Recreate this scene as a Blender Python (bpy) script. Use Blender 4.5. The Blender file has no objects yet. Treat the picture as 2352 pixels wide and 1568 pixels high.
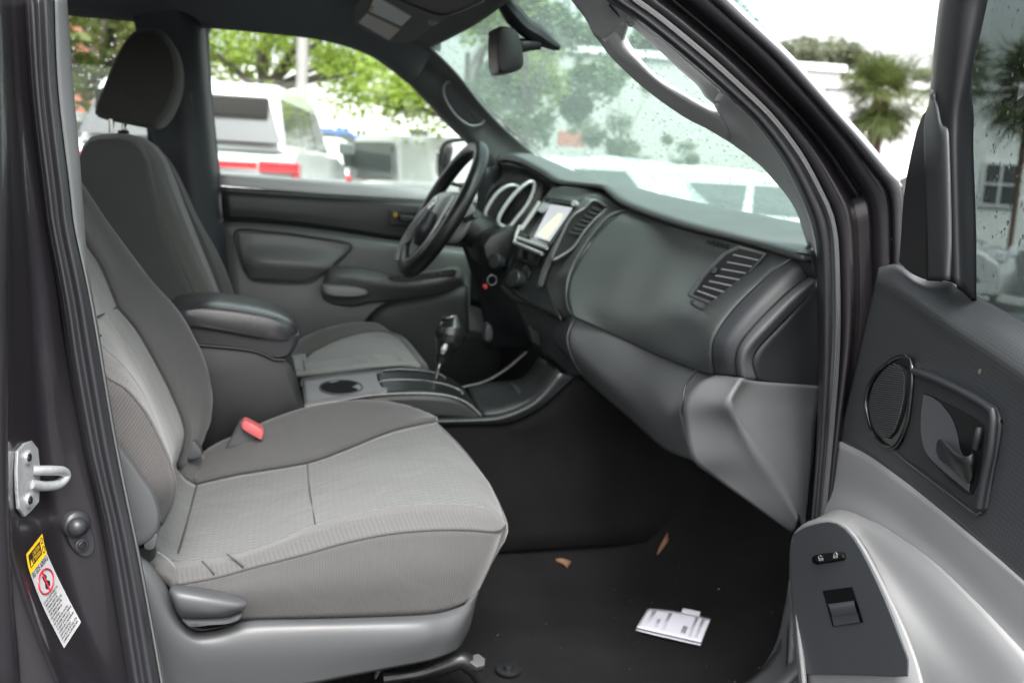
import bpy, bmesh, math, random
from mathutils import Vector, Matrix
from mathutils.geometry import tessellate_polygon
random.seed(7)
R = math.radians
S = bpy.context.scene
COL = S.collection

# ------------------------------------------------------------------ camera
CW, CH, F = 2352.0, 1568.0, 2150.0
CAM = Vector((0.0, -1.2, 1.28))
YAW, PITCH, ROLL = R(15.97), R(9.98), R(3.15)
fwd = Vector((math.sin(YAW)*math.cos(PITCH), math.cos(YAW)*math.cos(PITCH), -math.sin(PITCH)))
r0 = Vector((math.cos(YAW), -math.sin(YAW), 0)); u0 = r0.cross(fwd)
rt = r0*math.cos(ROLL)+u0*math.sin(ROLL); up = u0*math.cos(ROLL)-r0*math.sin(ROLL)
cd = bpy.data.cameras.new('camera'); cam = bpy.data.objects.new('camera', cd); COL.objects.link(cam)
m = Matrix((rt, up, -fwd)).transposed().to_4x4(); m.translation = CAM
cam.matrix_world = m
cd.sensor_width = 36; cd.lens = F/CW*36; cd.clip_start = .01; cd.clip_end = 2000
cd.dof.use_dof = True; cd.dof.focus_distance = 1.1; cd.dof.aperture_fstop = 5.6
S.camera = cam
# ------------------------------------------------------------------ light
wd = bpy.data.worlds.new('World'); S.world = wd; wd.use_nodes = True
nt = wd.node_tree; bg = nt.nodes['Background']
sky = nt.nodes.new('ShaderNodeTexSky'); sky.sky_type = 'NISHITA'; sky.sun_disc = False
SUN_EL, SUN_AZ = R(56), R(180)     # high, behind the camera, veiled by thin cloud
sky.sun_elevation = SUN_EL; sky.sun_rotation = SUN_AZ
sky.air_density = 1.6; sky.dust_density = 6.0; sky.ozone_density = 1.0
hs = nt.nodes.new('ShaderNodeHueSaturation'); hs.inputs['Saturation'].default_value = .22
nt.links.new(sky.outputs[0], hs.inputs['Color']); nt.links.new(hs.outputs[0], bg.inputs[0])
bg.inputs[1].default_value = .15
sl = bpy.data.lights.new('sun', 'SUN'); sl.energy = 1.0; sl.angle = R(32); sl.color = (1, .97, .93)
so = bpy.data.objects.new('sun', sl); COL.objects.link(so)
sd = Vector((math.sin(SUN_AZ)*math.cos(SUN_EL), math.cos(SUN_AZ)*math.cos(SUN_EL), math.sin(SUN_EL)))
so.rotation_euler = sd.to_track_quat('Z', 'Y').to_euler(); so.location = (0, -3, 12)
S.view_settings.view_transform = 'Standard'; S.view_settings.look = 'None'
S.view_settings.exposure = 1.95; S.view_settings.gamma = 1; S.view_settings.use_curve_mapping = False
S.cycles.max_bounces = 10; S.cycles.transparent_max_bounces = 24; S.cycles.diffuse_bounces = 5
S.cycles.use_denoising = True; S.cycles.caustics_refractive = False; S.cycles.caustics_reflective = False
S.cycles.sample_clamp_indirect = 8

# ------------------------------------------------------------------ picture-to-place helpers
def ray(px, py): return rt*(px-CW/2)-up*(py-CH/2)+fwd*F
def P(px, py, y):
    d = ray(px, py); return CAM+d*((y-CAM.y)/d.y)
def PX(px, py, x):
    d = ray(px, py); return CAM+d*((x-CAM.x)/d.x)
def PZ(px, py, z):
    d = ray(px, py); return CAM+d*((z-CAM.z)/d.z)
TH = R(75); HG = Vector((.872, -.03, 0))
DD = Vector((-math.cos(TH), -math.sin(TH), 0)); DN = Vector((-math.sin(TH), math.cos(TH), 0))
def PD(px, py, w):      # point on a plane parallel to the open door, w metres inboard of it
    d = ray(px, py); return CAM+d*((w-DN.dot(CAM-HG))/DN.dot(d))
def V3(p, f): return p.copy() if isinstance(p, Vector) else f(*p)

# ------------------------------------------------------------------ materials
MATS = {}
K = .55      # cabin plastics and cloths are all darker than they look
def nn(nt, t, **k):
    n = nt.nodes.new('ShaderNode'+t)
    for a, b in k.items(): setattr(n, a, b)
    return n
def mth(nt, op, a, b=None):
    n = nn(nt, 'Math', operation=op)
    for i, v in enumerate((a, b)):
        if v is None: continue
        if isinstance(v, (int, float)): n.inputs[i].default_value = v
        else: nt.links.new(v, n.inputs[i])
    return n.outputs[0]
def mat(name, col, rough=.5, metal=0, grain=0, gscale=900, var=.06, vscale=9, spec=.5, coat=0, pattern=None, sheen=0, alpha=None, emit=None):
    if name in MATS: return MATS[name]
    m = bpy.data.materials.new(name); m.use_nodes = True; nt = m.node_tree
    b = nt.nodes['Principled BSDF']
    if metal < .9: col = tuple(c*K for c in col)
    b.inputs['Roughness'].default_value = rough; b.inputs['Metallic'].default_value = metal
    b.inputs['Specular IOR Level'].default_value = spec
    b.inputs['Coat Weight'].default_value = coat; b.inputs['Coat Roughness'].default_value = .06
    b.inputs['Sheen Weight'].default_value = sheen
    tc = nn(nt, 'TexCoord')
    c4 = (*col, 1)
    nz = nn(nt, 'TexNoise'); nz.inputs['Scale'].default_value = vscale; nz.inputs['Detail'].default_value = 6
    nt.links.new(tc.outputs['Object'], nz.inputs['Vector'])
    mx = nn(nt, 'Mix', data_type='RGBA')
    mx.inputs[6].default_value = tuple(c*(1-var) for c in col)+(1,)
    mx.inputs[7].default_value = tuple(min(1, c*(1+var)) for c in col)+(1,)
    nt.links.new(nz.outputs['Fac'], mx.inputs[0]); cout = mx.outputs[2]
    height = None
    if grain:
        g = nn(nt, 'TexNoise'); g.inputs['Scale'].default_value = gscale; g.inputs['Detail'].default_value = 2
        nt.links.new(tc.outputs['Object'], g.inputs['Vector']); height = g.outputs['Fac']
    if pattern:
        sp = nn(nt, 'SeparateXYZ'); nt.links.new(tc.outputs['UV'], sp.inputs[0])
        u, v = sp.outputs[0], sp.outputs[1]
        if pattern[0] == 'wave':      # rows of little zigzags
            pit, wl = pattern[1], pattern[2]
            tri = mth(nt, 'PINGPONG', mth(nt, 'DIVIDE', u, wl), .5)
            ph = mth(nt, 'ADD', mth(nt, 'DIVIDE', v, pit), mth(nt, 'MULTIPLY', tri, 1.1))
            s1 = mth(nt, 'SINE', mth(nt, 'MULTIPLY', ph, 6.2832))
            s2 = mth(nt, 'SINE', mth(nt, 'MULTIPLY', mth(nt, 'DIVIDE', u, wl), 6.2832*2))
            f = mth(nt, 'ADD', mth(nt, 'MULTIPLY', s1, .42), mth(nt, 'MULTIPLY', s2, .10))
            f = mth(nt, 'ADD', f, .5)
        elif pattern[0] == 'diag':
            pit = pattern[1]
            a = mth(nt, 'SINE', mth(nt, 'MULTIPLY', mth(nt, 'ADD', mth(nt, 'DIVIDE', u, pit), mth(nt, 'DIVIDE', v, pit*.8)), 6.2832))
            b2 = mth(nt, 'SINE', mth(nt, 'MULTIPLY', mth(nt, 'DIVIDE', v, pit*.7), 6.2832))
            f = mth(nt, 'ADD', mth(nt, 'MULTIPLY', mth(nt, 'MULTIPLY', a, b2), .5), .5)
        elif pattern[0] == 'rib':
            f = mth(nt, 'ADD', mth(nt, 'MULTIPLY', mth(nt, 'SINE', mth(nt, 'MULTIPLY', mth(nt, 'DIVIDE', u, pattern[1]), 6.2832)), .5), .5)
        elif pattern[0] == 'dots':
            pit, rad = pattern[1], pattern[2]
            fu = mth(nt, 'SUBTRACT', mth(nt, 'FRACT', mth(nt, 'DIVIDE', u, pit)), .5)
            fv = mth(nt, 'SUBTRACT', mth(nt, 'FRACT', mth(nt, 'DIVIDE', v, pit)), .5)
            d = mth(nt, 'SQRT', mth(nt, 'ADD', mth(nt, 'MULTIPLY', fu, fu), mth(nt, 'MULTIPLY', fv, fv)))
            f = mth(nt, 'LESS_THAN', d, rad)
        elif pattern[0] == 'weave':
            pit = pattern[1]
            a = mth(nt, 'SINE', mth(nt, 'MULTIPLY', mth(nt, 'DIVIDE', u, pit), 6.2832))
            b2 = mth(nt, 'SINE', mth(nt, 'MULTIPLY', mth(nt, 'DIVIDE', v, pit), 6.2832))
            f = mth(nt, 'ADD', mth(nt, 'MULTIPLY', mth(nt, 'MULTIPLY', a, b2), .5), .5)
        m2 = nn(nt, 'Mix', data_type='RGBA'); nt.links.new(f, m2.inputs[0])
        nt.links.new(cout, m2.inputs[6])
        k = pattern[-1]      # ratio of the second colour
        hv = nn(nt, 'HueSaturation'); hv.inputs['Value'].default_value = k
        nt.links.new(cout, hv.inputs['Color']); nt.links.new(hv.outputs[0], m2.inputs[7])
        cout = m2.outputs[2]
        if height is None: height = f
        else: height = mth(nt, 'ADD', mth(nt, 'MULTIPLY', height, .4), f)
    nt.links.new(cout, b.inputs['Base Color'])
    rz = nn(nt, 'MapRange'); rz.inputs[3].default_value = max(0, rough-.06); rz.inputs[4].default_value = min(1, rough+.08)
    nt.links.new(nz.outputs['Fac'], rz.inputs[0]); nt.links.new(rz.outputs[0], b.inputs['Roughness'])
    if height is not None:
        bp = nn(nt, 'Bump'); bp.inputs['Strength'].default_value = grain if grain else .4
        bp.inputs['Distance'].default_value = .0012
        nt.links.new(height, bp.inputs['Height']); nt.links.new(bp.outputs[0], b.inputs['Normal'])
        if 'fabric' in name or 'cloth' in name or 'carpet' in name:      # soft puckers in the cloth
            w = nn(nt, 'TexNoise'); w.inputs['Scale'].default_value = 13; w.inputs['Detail'].default_value = 3; w.inputs['Distortion'].default_value = .8
            nt.links.new(tc.outputs['Object'], w.inputs['Vector']); b2_ = nn(nt, 'Bump'); b2_.inputs['Strength'].default_value = .45; b2_.inputs['Distance'].default_value = .009
            nt.links.new(w.outputs['Fac'], b2_.inputs['Height']); nt.links.new(b2_.outputs[0], bp.inputs['Normal'])
    if emit:
        b.inputs['Emission Color'].default_value = (*emit[:3], 1); b.inputs['Emission Strength'].default_value = emit[3]
    MATS[name] = m; return m
def glass(name, tint, veil=0.0, refl=1.0, rough=.02):
    if name in MATS: return MATS[name]
    m = bpy.data.materials.new(name); m.use_nodes = True; nt = m.node_tree
    nt.nodes.remove(nt.nodes['Principled BSDF']); out = nt.nodes['Material Output']
    tr = nn(nt, 'BsdfTransparent'); tr.inputs[0].default_value = (*tint, 1)
    gl = nn(nt, 'BsdfGlossy'); gl.inputs['Roughness'].default_value = rough
    lw = nn(nt, 'LayerWeight'); lw.inputs[0].default_value = .5
    fr_ = mth(nt, 'ADD', mth(nt, 'MULTIPLY', mth(nt, 'POWER', lw.outputs['Facing'], 5.0), .90), .035)
    mx = nn(nt, 'MixShader'); nt.links.new(mth(nt, 'MULTIPLY', fr_, refl), mx.inputs[0])
    nt.links.new(tr.outputs[0], mx.inputs[1]); nt.links.new(gl.outputs[0], mx.inputs[2]); o = mx.outputs[0]
    if veil:
        tl = nn(nt, 'BsdfTranslucent'); tl.inputs[0].default_value = (.80, .95, .90, 1)
        m2 = nn(nt, 'MixShader'); m2.inputs[0].default_value = veil
        nt.links.new(o, m2.inputs[1]); nt.links.new(tl.outputs[0], m2.inputs[2]); o = m2.outputs[0]
    nt.links.new(o, out.inputs[0]); MATS[name] = m; return m
def water(name):
    m = bpy.data.materials.new(name); m.use_nodes = True; nt = m.node_tree
    b = nt.nodes['Principled BSDF']; b.inputs['Transmission Weight'].default_value = 1
    b.inputs['IOR'].default_value = 1.33; b.inputs['Roughness'].default_value = 0; MATS[name] = m; return m

PLG = mat('grey_plastic', (.42, .425, .43), .52, grain=.12, var=.04)
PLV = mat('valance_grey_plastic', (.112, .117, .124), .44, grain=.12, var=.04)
PLG2 = mat('mid_grey_plastic', (.115, .12, .128), .5, grain=.12, var=.04)
PLD = mat('charcoal_plastic', (.040, .044, .050), .42, grain=.14, var=.06)
PLD2 = mat('dark_dash_plastic', (.135, .147, .148), .30, grain=.10, var=.05, pattern=('dots', .006, .18, .72))
PLB = mat('black_plastic', (.016, .017, .019), .38, grain=.05)
DOORP = mat('dotted_door_vinyl', (.082, .088, .094), .32, grain=.12, var=.05, pattern=('dots', .0058, .17, 1.9))
GLB = mat('gloss_black', (.010, .011, .012), .12, coat=.6)
RUB = mat('black_rubber', (.040, .041, .048), .38, grain=.05, var=.15)
SILV = mat('silver_trim', (.70, .70, .71), .32, metal=.2, var=.04)
CHR = mat('chrome', (.75, .75, .76), .12, metal=1, var=.03)
ZINC = mat('zinc_steel', (.95, .97, 1.0), .45, metal=.6, grain=.5, gscale=160, var=.25, vscale=60)
LINER = mat('headliner_cloth', (.38, .39, .405), .95, grain=.25, gscale=1500, spec=.1)
LINERL = mat('visor_cloth', (.38, .37, .365), .9, grain=.2, gscale=1500, spec=.1)
FABI = mat('wave_seat_fabric', (.150, .156, .156), .92, grain=.3, var=.13, vscale=7, pattern=('wave', .0105, .022, 1.42), spec=.15, sheen=.2)
FABL = mat('driver_lit_fabric', (.36, .36, .355), .92, grain=.3, var=.05, vscale=5, pattern=('wave', .0105, .022, 1.10), spec=.15, sheen=.2)  # seat insert cloth with the driver side's window light put into its colour
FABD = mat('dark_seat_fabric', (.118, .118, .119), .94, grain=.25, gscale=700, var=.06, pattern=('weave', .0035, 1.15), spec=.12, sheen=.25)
FABS = mat('side_seat_fabric', (.108, .107, .108), .94, grain=.3, var=.07, pattern=('rib', .0042, 1.07), spec=.12, sheen=.25)
FABW = mat('diagonal_seat_fabric', (.128, .127, .129), .92, grain=.4, var=.05, pattern=('diag', .0068, 1.45), spec=.12, sheen=.2)
SEAM = mat('seam_shadow_thread', (.075, .075, .075), .9)
CARP = mat('black_carpet', (.014, .014, .0155), .98, grain=1.0, gscale=420, var=.5, vscale=9, spec=.1)
PAINT = mat('dark_plum_grey_metallic', (.034, .030, .037), .33, metal=.35, grain=.25, gscale=2600, var=.25, vscale=900, coat=.7)
LEATH = mat('black_leather', (.020, .020, .022), .33, grain=.2, gscale=500)
WSG = glass('windshield_glass', (.77, .865, .83), veil=.045)
SGL = glass('door_glass', (.93, .98, .95))
DGL = glass('open_door_glass', (.35, .385, .38), refl=1.1)
WAT = water('rain_water')
WAT2 = MATS['rain_water']

# ------------------------------------------------------------------ geometry
def cr(pts, n):          # Catmull-Rom, n samples equally spaced along the curve
    if len(pts) == 2:
        return [pts[0].lerp(pts[1], i/(n-1)) for i in range(n)]
    q = [pts[0]*2-pts[1]]+pts+[pts[-1]*2-pts[-2]]
    fine = []
    for i in range(1, len(q)-2):
        a, b, c, d = q[i-1:i+3]
        for k in range(10):
            t = k/10
            fine.append(.5*((2*b)+(c-a)*t+(2*a-5*b+4*c-d)*t*t+(3*b-a-3*c+d)*t**3))
    fine.append(pts[-1].copy())
    L = [0]
    for i in range(1, len(fine)): L.append(L[-1]+(fine[i]-fine[i-1]).length)
    out = []; j = 0
    for i in range(n):
        s = L[-1]*i/(n-1)
        while j < len(L)-2 and L[j+1] < s: j += 1
        t = (s-L[j])/max(1e-9, L[j+1]-L[j]); out.append(fine[j].lerp(fine[j+1], min(1, max(0, t))))
    return out
def orient(vs, fs):      # face the camera
    c = 0
    for f in fs[::max(1, len(fs)//60)]:
        a, b, d = vs[f[0]], vs[f[1]], vs[f[2]]
        nrm = (b-a).cross(d-a); c += nrm.dot(CAM-a)/max(1e-12, nrm.length)
    return [tuple(reversed(f)) for f in fs] if c < 0 else fs
def loft(rows, nu=28, nv=5, f=P, lin=False, flip=False):
    rs = [cr([V3(p, f) for p in r], nu) for r in rows]
    if len(rs) > 2 and not lin:
        cols = [cr([r[i] for r in rs], (len(rs)-1)*nv+1) for i in range(nu)]
        grid = [[cols[i][j] for i in range(nu)] for j in range((len(rs)-1)*nv+1)]
    else:
        grid = []
        for a, b in zip(rs, rs[1:]):
            for k in range(nv): grid.append([x.lerp(y, k/nv) for x, y in zip(a, b)])
        grid.append(rs[-1])
    vs = [p for g in grid for p in g]; fs = []; n = nu
    for j in range(len(grid)-1):
        for i in range(n-1): fs.append((j*n+i, j*n+i+1, (j+1)*n+i+1, (j+1)*n+i))
    uv = []; vacc = [0]*n
    for j in range(len(grid)):
        ua = 0
        for i in range(n):
            if i: ua += (grid[j][i]-grid[j][i-1]).length
            if j: vacc[i] += (grid[j][i]-grid[j-1][i]).length
            uv.append((ua, vacc[i]))
    fs = orient(vs, fs)
    if flip: fs = [tuple(reversed(x)) for x in fs]
    return dict(v=vs, f=fs, uv=uv)
def prism(pts, d, f=P, smooth=0):     # polygon facing the camera, thickness vector d
    a = [V3(p, f) for p in pts]
    if smooth:
        a = cr(a+[a[0]], smooth*len(a)+1)[:-1]
    n = len(a); vs = a+[p+d for p in a]
    c = sum(a, Vector())/n; uv = [(p.x+p.y, p.z) for p in vs]
    fs = [tuple(range(n)), tuple(range(2*n-1, n-1, -1))]
    for i in range(n): fs.append((i, i+n, (i+1) % n+n, (i+1) % n)) 
    return dict(v=vs, f=fs, uv=uv, fix=True)
def box(c, s, rz=0):
    c = Vector(c); s = Vector(s)/2; M = Matrix.Rotation(rz, 3, 'Z')
    vs = [c+M@Vector((x*s.x, y*s.y, z*s.z)) for x in (-1, 1) for y in (-1, 1) for z in (-1, 1)]
    fs = [(0, 1, 3, 2), (4, 6, 7, 5), (0, 4, 5, 1), (2, 3, 7, 6), (0, 2, 6, 4), (1, 5, 7, 3)]
    return dict(v=vs, f=fs, uv=[(v.x, v.z) for v in vs], fix=True)
def tube(pts, rad, f=P, seg=10, n=None, closed=False, cap=True, flat=1, flatdir=None):
    a = [V3(p, f) for p in pts]; N = n or max(8, len(a)*5)
    if closed:
        N = (n or len(a)*5); ext = a[-3:]+a+a[:3]; allp = cr(ext, 600)
        # cut the middle turn
        def nearest(q, lo, hi): return min(range(lo, hi), key=lambda i: (allp[i]-q).length)
        i0 = nearest(a[0], 0, 300); i1 = nearest(a[0], 300, 600); seg_p = allp[i0:i1+1]
        a2 = cr(seg_p[::max(1, len(seg_p)//60)], N+1)[:-1]
    else: a2 = cr(a, N)
    if isinstance(rad, (int, float)): rads = [rad]*len(a2)
    else: rads = [x.x for x in cr([Vector((r, i*1e-6, 0)) for i, r in enumerate(rad)], 2)] if False else [
        (lambda t: rad[int(t)]*(1-(t-int(t)))+rad[min(len(rad)-1, int(t)+1)]*(t-int(t)))(i/(len(a2)-1)*(len(rad)-1)) for i in range(len(a2))]
    vs = []; fs = []; uv = []
    nrm = None
    for i, p in enumerate(a2):
        if closed: t = (a2[(i+1) % len(a2)]-a2[i-1]).normalized()
        else: t = (a2[min(i+1, len(a2)-1)]-a2[max(i-1, 0)]).normalized()
        if nrm is None:
            nrm = t.cross(Vector((.13, .29, .95))).normalized()
        nrm = (nrm-t*nrm.dot(t)).normalized(); b = t.cross(nrm)
        for k in range(seg):
            an = 2*math.pi*k/seg
            o = nrm*math.cos(an)*rads[i]+b*math.sin(an)*rads[i]
            if flatdir is not None: o = o-flatdir*o.dot(flatdir)*(1-flat)
            vs.append(p+o); uv.append((i*.01, k*.01))
    M = len(a2)
    for i in range(M if closed else M-1):
        for k in range(seg):
            j = (i+1) % M
            fs.append((i*seg+k, i*seg+(k+1) % seg, j*seg+(k+1) % seg, j*seg+k))
    if not closed and cap:
        fs.append(tuple(range(seg-1, -1, -1))); fs.append(tuple((M-1)*seg+k for k in range(seg)))
    return dict(v=vs, f=fs, uv=uv, fix=True)
def slab(outline, ya, yb, f=None, nsl=10, power=2.6, mn=.25, smooth=4, ref=None, rnd=.35):
    # rounded body: outline in the x-z plane swept across the car from ya to yb
    y_r = ya if ref is None else ref
    o = [P(p[0], p[1], y_r) if not isinstance(p, Vector) else p.copy() for p in outline]
    o = cr(o+[o[0]], len(o)*smooth+1)[:-1]
    c = sum(o, Vector())/len(o); vs = []; fs = []; uv = []; n = len(o)
    for s in range(nsl+1):
        t = -math.cos(math.pi*s/nsl)   # -1..1
        yy = (ya+yb)/2+(yb-ya)/2*t
        k = mn+(1-mn)*(max(0, 1-abs(t)**(power*2)))**(rnd)
        for p in o:
            q = c+(p-c)*k; vs.append(Vector((q.x, yy, q.z))); uv.append((q.x, q.z+yy))
    for s in range(nsl):
        for i in range(n): fs.append((s*n+i, s*n+(i+1) % n, (s+1)*n+(i+1) % n, (s+1)*n+i))
    fs.append(tuple(range(n))); fs.append(tuple(nsl*n+i for i in range(n-1, -1, -1)))
    return dict(v=vs, f=fs, uv=uv, fix=True)
def disc(c, nrm, ru, rv, depth, seg=28, updir=Vector((0, 0, 1)), dome=0):
    nrm = nrm.normalized(); a = updir.cross(nrm).normalized(); b = nrm.cross(a)
    vs = []; fs = []
    prof = [(1, -depth), (1, 0), (.93, depth*.12+dome*.15), (.6, depth*.15+dome*.7), (.25, depth*.15+dome*.95)]
    for s, h in prof:
        for k in range(seg):
            an = 2*math.pi*k/seg; vs.append(c+(a*math.cos(an)*ru+b*math.sin(an)*rv)*s+nrm*h)
    for j in range(len(prof)-1):
        for k in range(seg): fs.append((j*seg+k, j*seg+(k+1) % seg, (j+1)*seg+(k+1) % seg, (j+1)*seg+k))
    fs.append(tuple((len(prof)-1)*seg+k for k in range(seg))); fs.append(tuple(range(seg-1, -1, -1)))
    return dict(v=vs, f=fs, uv=[(v.x+v.y, v.z) for v in vs], fix=True)
def text(s, o, ux, vy, size=1.0, lift=.0006, align='LEFT', bold=0.0):
    cu = bpy.data.curves.new('t', 'FONT'); cu.body = s; cu.size = size; cu.align_x = align; cu.offset = bold
    cu.resolution_u = 2
    ob = bpy.data.objects.new('t', cu); COL.objects.link(ob)
    dg = bpy.context.evaluated_depsgraph_get(); me = ob.evaluated_get(dg).to_mesh()
    nrm = ux.cross(vy).normalized()
    if nrm.dot(CAM-o) < 0: nrm = -nrm
    vs = [o+ux*v.co.x+vy*v.co.y+nrm*lift for v in me.vertices]; fs = [tuple(p.vertices) for p in me.polygons]
    ob.evaluated_get(dg).to_mesh_clear(); bpy.data.objects.remove(ob); bpy.data.curves.remove(cu)
    fs = orient(vs, fs) if fs else fs
    return dict(v=vs, f=fs, uv=[(0, 0)]*len(vs))
def link(o, parent=None):
    COL.objects.link(o)
    if parent is not None: o.parent = parent
    return o
def part(name, geos, parent=None, th=0, bev=0, seg=3, label=None, smooth=True, origin=None, subs=0):
    if isinstance(geos, tuple): geos = [geos]
    me = bpy.data.meshes.new(name); vs = []; fs = []; mi = []; uv = []; mats = []
    for g, m in geos:
        k = len(vs); vs += [v-origin if origin else v for v in g['v']]; uv += g['uv']
        if m not in mats: mats.append(m)
        fi = mats.index(m)
        for f in g['f']: fs.append(tuple(i+k for i in f)); mi.append(fi)
    me.from_pydata([tuple(v) for v in vs], [], fs)
    for m in mats: me.materials.append(m)
    me.polygons.foreach_set('material_index', mi)
    ul = me.uv_layers.new(name='uv')
    flat = [c for l in me.loops for c in uv[l.vertex_index]]
    ul.data.foreach_set('uv', flat)
    me.polygons.foreach_set('use_smooth', [smooth]*len(fs))
    if any(g.get('fix') for g, _ in geos):
        bm = bmesh.new(); bm.from_mesh(me); bmesh.ops.recalc_face_normals(bm, faces=bm.faces)
        for e in bm.edges:
            if len(e.link_faces) == 2 and e.calc_face_angle(0) > R(38): e.smooth = False
        bm.to_mesh(me); bm.free()
    me.update()
    o = bpy.data.objects.new(name, me)
    if origin: o.location = origin
    link(o, parent)
    if th:
        md = o.modifiers.new('solid', 'SOLIDIFY'); md.thickness = th; md.offset = -1
    if bev:
        md = o.modifiers.new('bevel', 'BEVEL'); md.width = bev; md.segments = seg; md.limit_method = 'ANGLE'; md.angle_limit = R(35); md.harden_normals = True
    if subs:
        md = o.modifiers.new('sub', 'SUBSURF'); md.levels = subs; md.render_levels = subs
    if label: o['label'] = label
    return o
def empty(name, label, cat, loc=(0, 0, 0), rz=0, group=None):
    o = bpy.data.objects.new(name, None); o.location = loc; o.rotation_euler = (0, 0, rz); o.empty_display_size = .2
    o['label'] = label; o['category'] = cat
    if group: o['group'] = group
    return link(o)
def tag(o, label, cat, group=None):
    o['label'] = label; o['category'] = cat
    if group: o['group'] = group
    return o
AWAY = fwd.copy()
from mathutils.bvhtree import BVHTree
def GLP(x, y, d=0):          # the curved windshield surface
    b = .035*(1-((y-.72)/.73)**2)
    zn = 1.455-.80*(x-.78); zf = 1.350-.78*(x-.78); t = y/1.42
    return Vector((x+b, y, zn+(zf-zn)*t+.01*math.sin((x-.36)/.8*3.1)+b*.3-d))
def PG(px, py, back=.012):    # where the sight line meets the windshield
    r_ = ray(px, py).normalized(); t = 1.0
    for _ in range(900):
        p = CAM+r_*t; q = GLP(p.x-.02, p.y)
        if p.z > q.z or p.y > 1.44: break
        t += .003
    return p-r_*.02-Vector((0, 0, back))
def surf(g): return BVHTree.FromPolygons([tuple(v) for v in g['v']], g['f'])
def hit(tree, px, py, lift=0):
    r_ = ray(px, py).normalized(); h = tree.ray_cast(CAM, r_)
    return (h[0] if h[0] is not None else P(px, py, -.05))-r_*lift

Vv = Vector

# ================================================================== THE GROUND
g = dict(v=[Vv((-300, -300, 0)), Vv((300, -300, 0)), Vv((300, 500, 0)), Vv((-300, 500, 0))], f=[(0, 1, 2, 3)], uv=[(0, 0)]*4)
o = part('ground', (g, mat('wet_asphalt', (.075, .076, .08), .45, grain=.5, gscale=60, var=.25, vscale=1.2))); o['kind'] = 'structure'

# ================================================================== THE TRUCK
T = empty('pickup_truck', 'dark plum grey pickup truck with open passenger door showing its grey cloth cabin', 'pickup truck')

# ---- shell that keeps the cabin dark: roof skin, back wall, firewall, outer sides
roof_rows = [[Vv((x, y, z)) for x in xs] for y, xs, z in (
    (-.10, (-1.0, -.3, .3, .52), 1.66), (.10, (-1.0, -.3, .3, .50), 1.745), (.70, (-1.0, -.3, .3, .55), 1.775), (1.32, (-1.0, -.3, .3, .50), 1.745), (1.52, (-1.0, -.3, .3, .52), 1.66))]
for r in roof_rows: r[-1].z -= .045; r[0].z -= .03
part('roof_panel', (loft(roof_rows, 20, 6), PAINT), T, th=.01)
# headliner underside
def hl(x, y):
    t = abs((y-.72)/.68); return 1.705-.085*t**4-.05*max(0, (x-.1)/.4)**2
hr = [[Vv((x, y, hl(x, y))) for x in (-1.0, -.6, -.2, .1, .3, .40, .46)] for y in (.04, .12, .3, .5, .72, .95, 1.15, 1.28, 1.36, 1.42)]
part('headliner', (loft(hr, 24, 4), LINER), T, th=.006)
part('rear_wall', [(box((-1.05, .72, .85), (.04, 1.5, .75)), PLD), (box((-1.05, .72, 1.66), (.04, 1.5, .16)), PLD),
                   (box((-1.05, .02, 1.4), (.04, .16, .5)), PLD), (box((-1.05, 1.42, 1.4), (.04, .16, .5)), PLD)], T)
part('rear_window', (box((-1.05, .72, 1.40), (.006, 1.25, .40)), SGL), T)
part('rear_bench_seat', [(box((-.80, .72, .72), (.45, 1.3, .18)), FABD), (box((-.98, .72, 1.02), (.12, 1.3, .55)), FABD)], T, bev=.04)
part('firewall', (loft([[Vv((1.0, .0, 1.12)), Vv((1.0, 1.48, 1.12))], [Vv((1.16, .0, .8)), Vv((1.16, 1.48, .8))], [Vv((1.12, .0, .5)), Vv((1.12, 1.48, .5))]], 6, 4), CARP), T, th=.01)
# engine bay side and bonnet
part('bonnet', (loft([[Vv((1.10, -.05, 1.03)), Vv((1.7, -.05, 1.0)), Vv((2.3, .0, .93))], [Vv((1.14, .35, 1.075)), Vv((1.7, .35, 1.06)), Vv((2.4, .35, .98))],
    [Vv((1.14, 1.1, 1.075)), Vv((1.7, 1.1, 1.06)), Vv((2.4, 1.1, .98))], [Vv((1.10, 1.52, 1.03)), Vv((1.7, 1.52, 1.0)), Vv((2.3, 1.47, .93))]], 14, 5), PAINT), T, th=.01)
part('front_fender', (prism([Vv((1.0, -.10, 1.04)), Vv((1.7, -.11, 1.01)), Vv((2.35, -.05, .93)), Vv((2.38, -.05, .55)), Vv((2.15, -.1, .55)), Vv((2.0, -.1, .85)), Vv((1.6, -.1, .88)), Vv((1.35, -.1, .75)), Vv((1.28, -.1, .42)), Vv((1.0, -.1, .42))], Vv((0, .05, 0))), PAINT), T)
part('front_fender', (prism([Vv((1.0, 1.55, 1.04)), Vv((1.7, 1.56, 1.01)), Vv((2.35, 1.5, .93)), Vv((2.38, 1.5, .55)), Vv((1.0, 1.55, .42))], Vv((0, -.04, 0))), PAINT), T)

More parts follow.
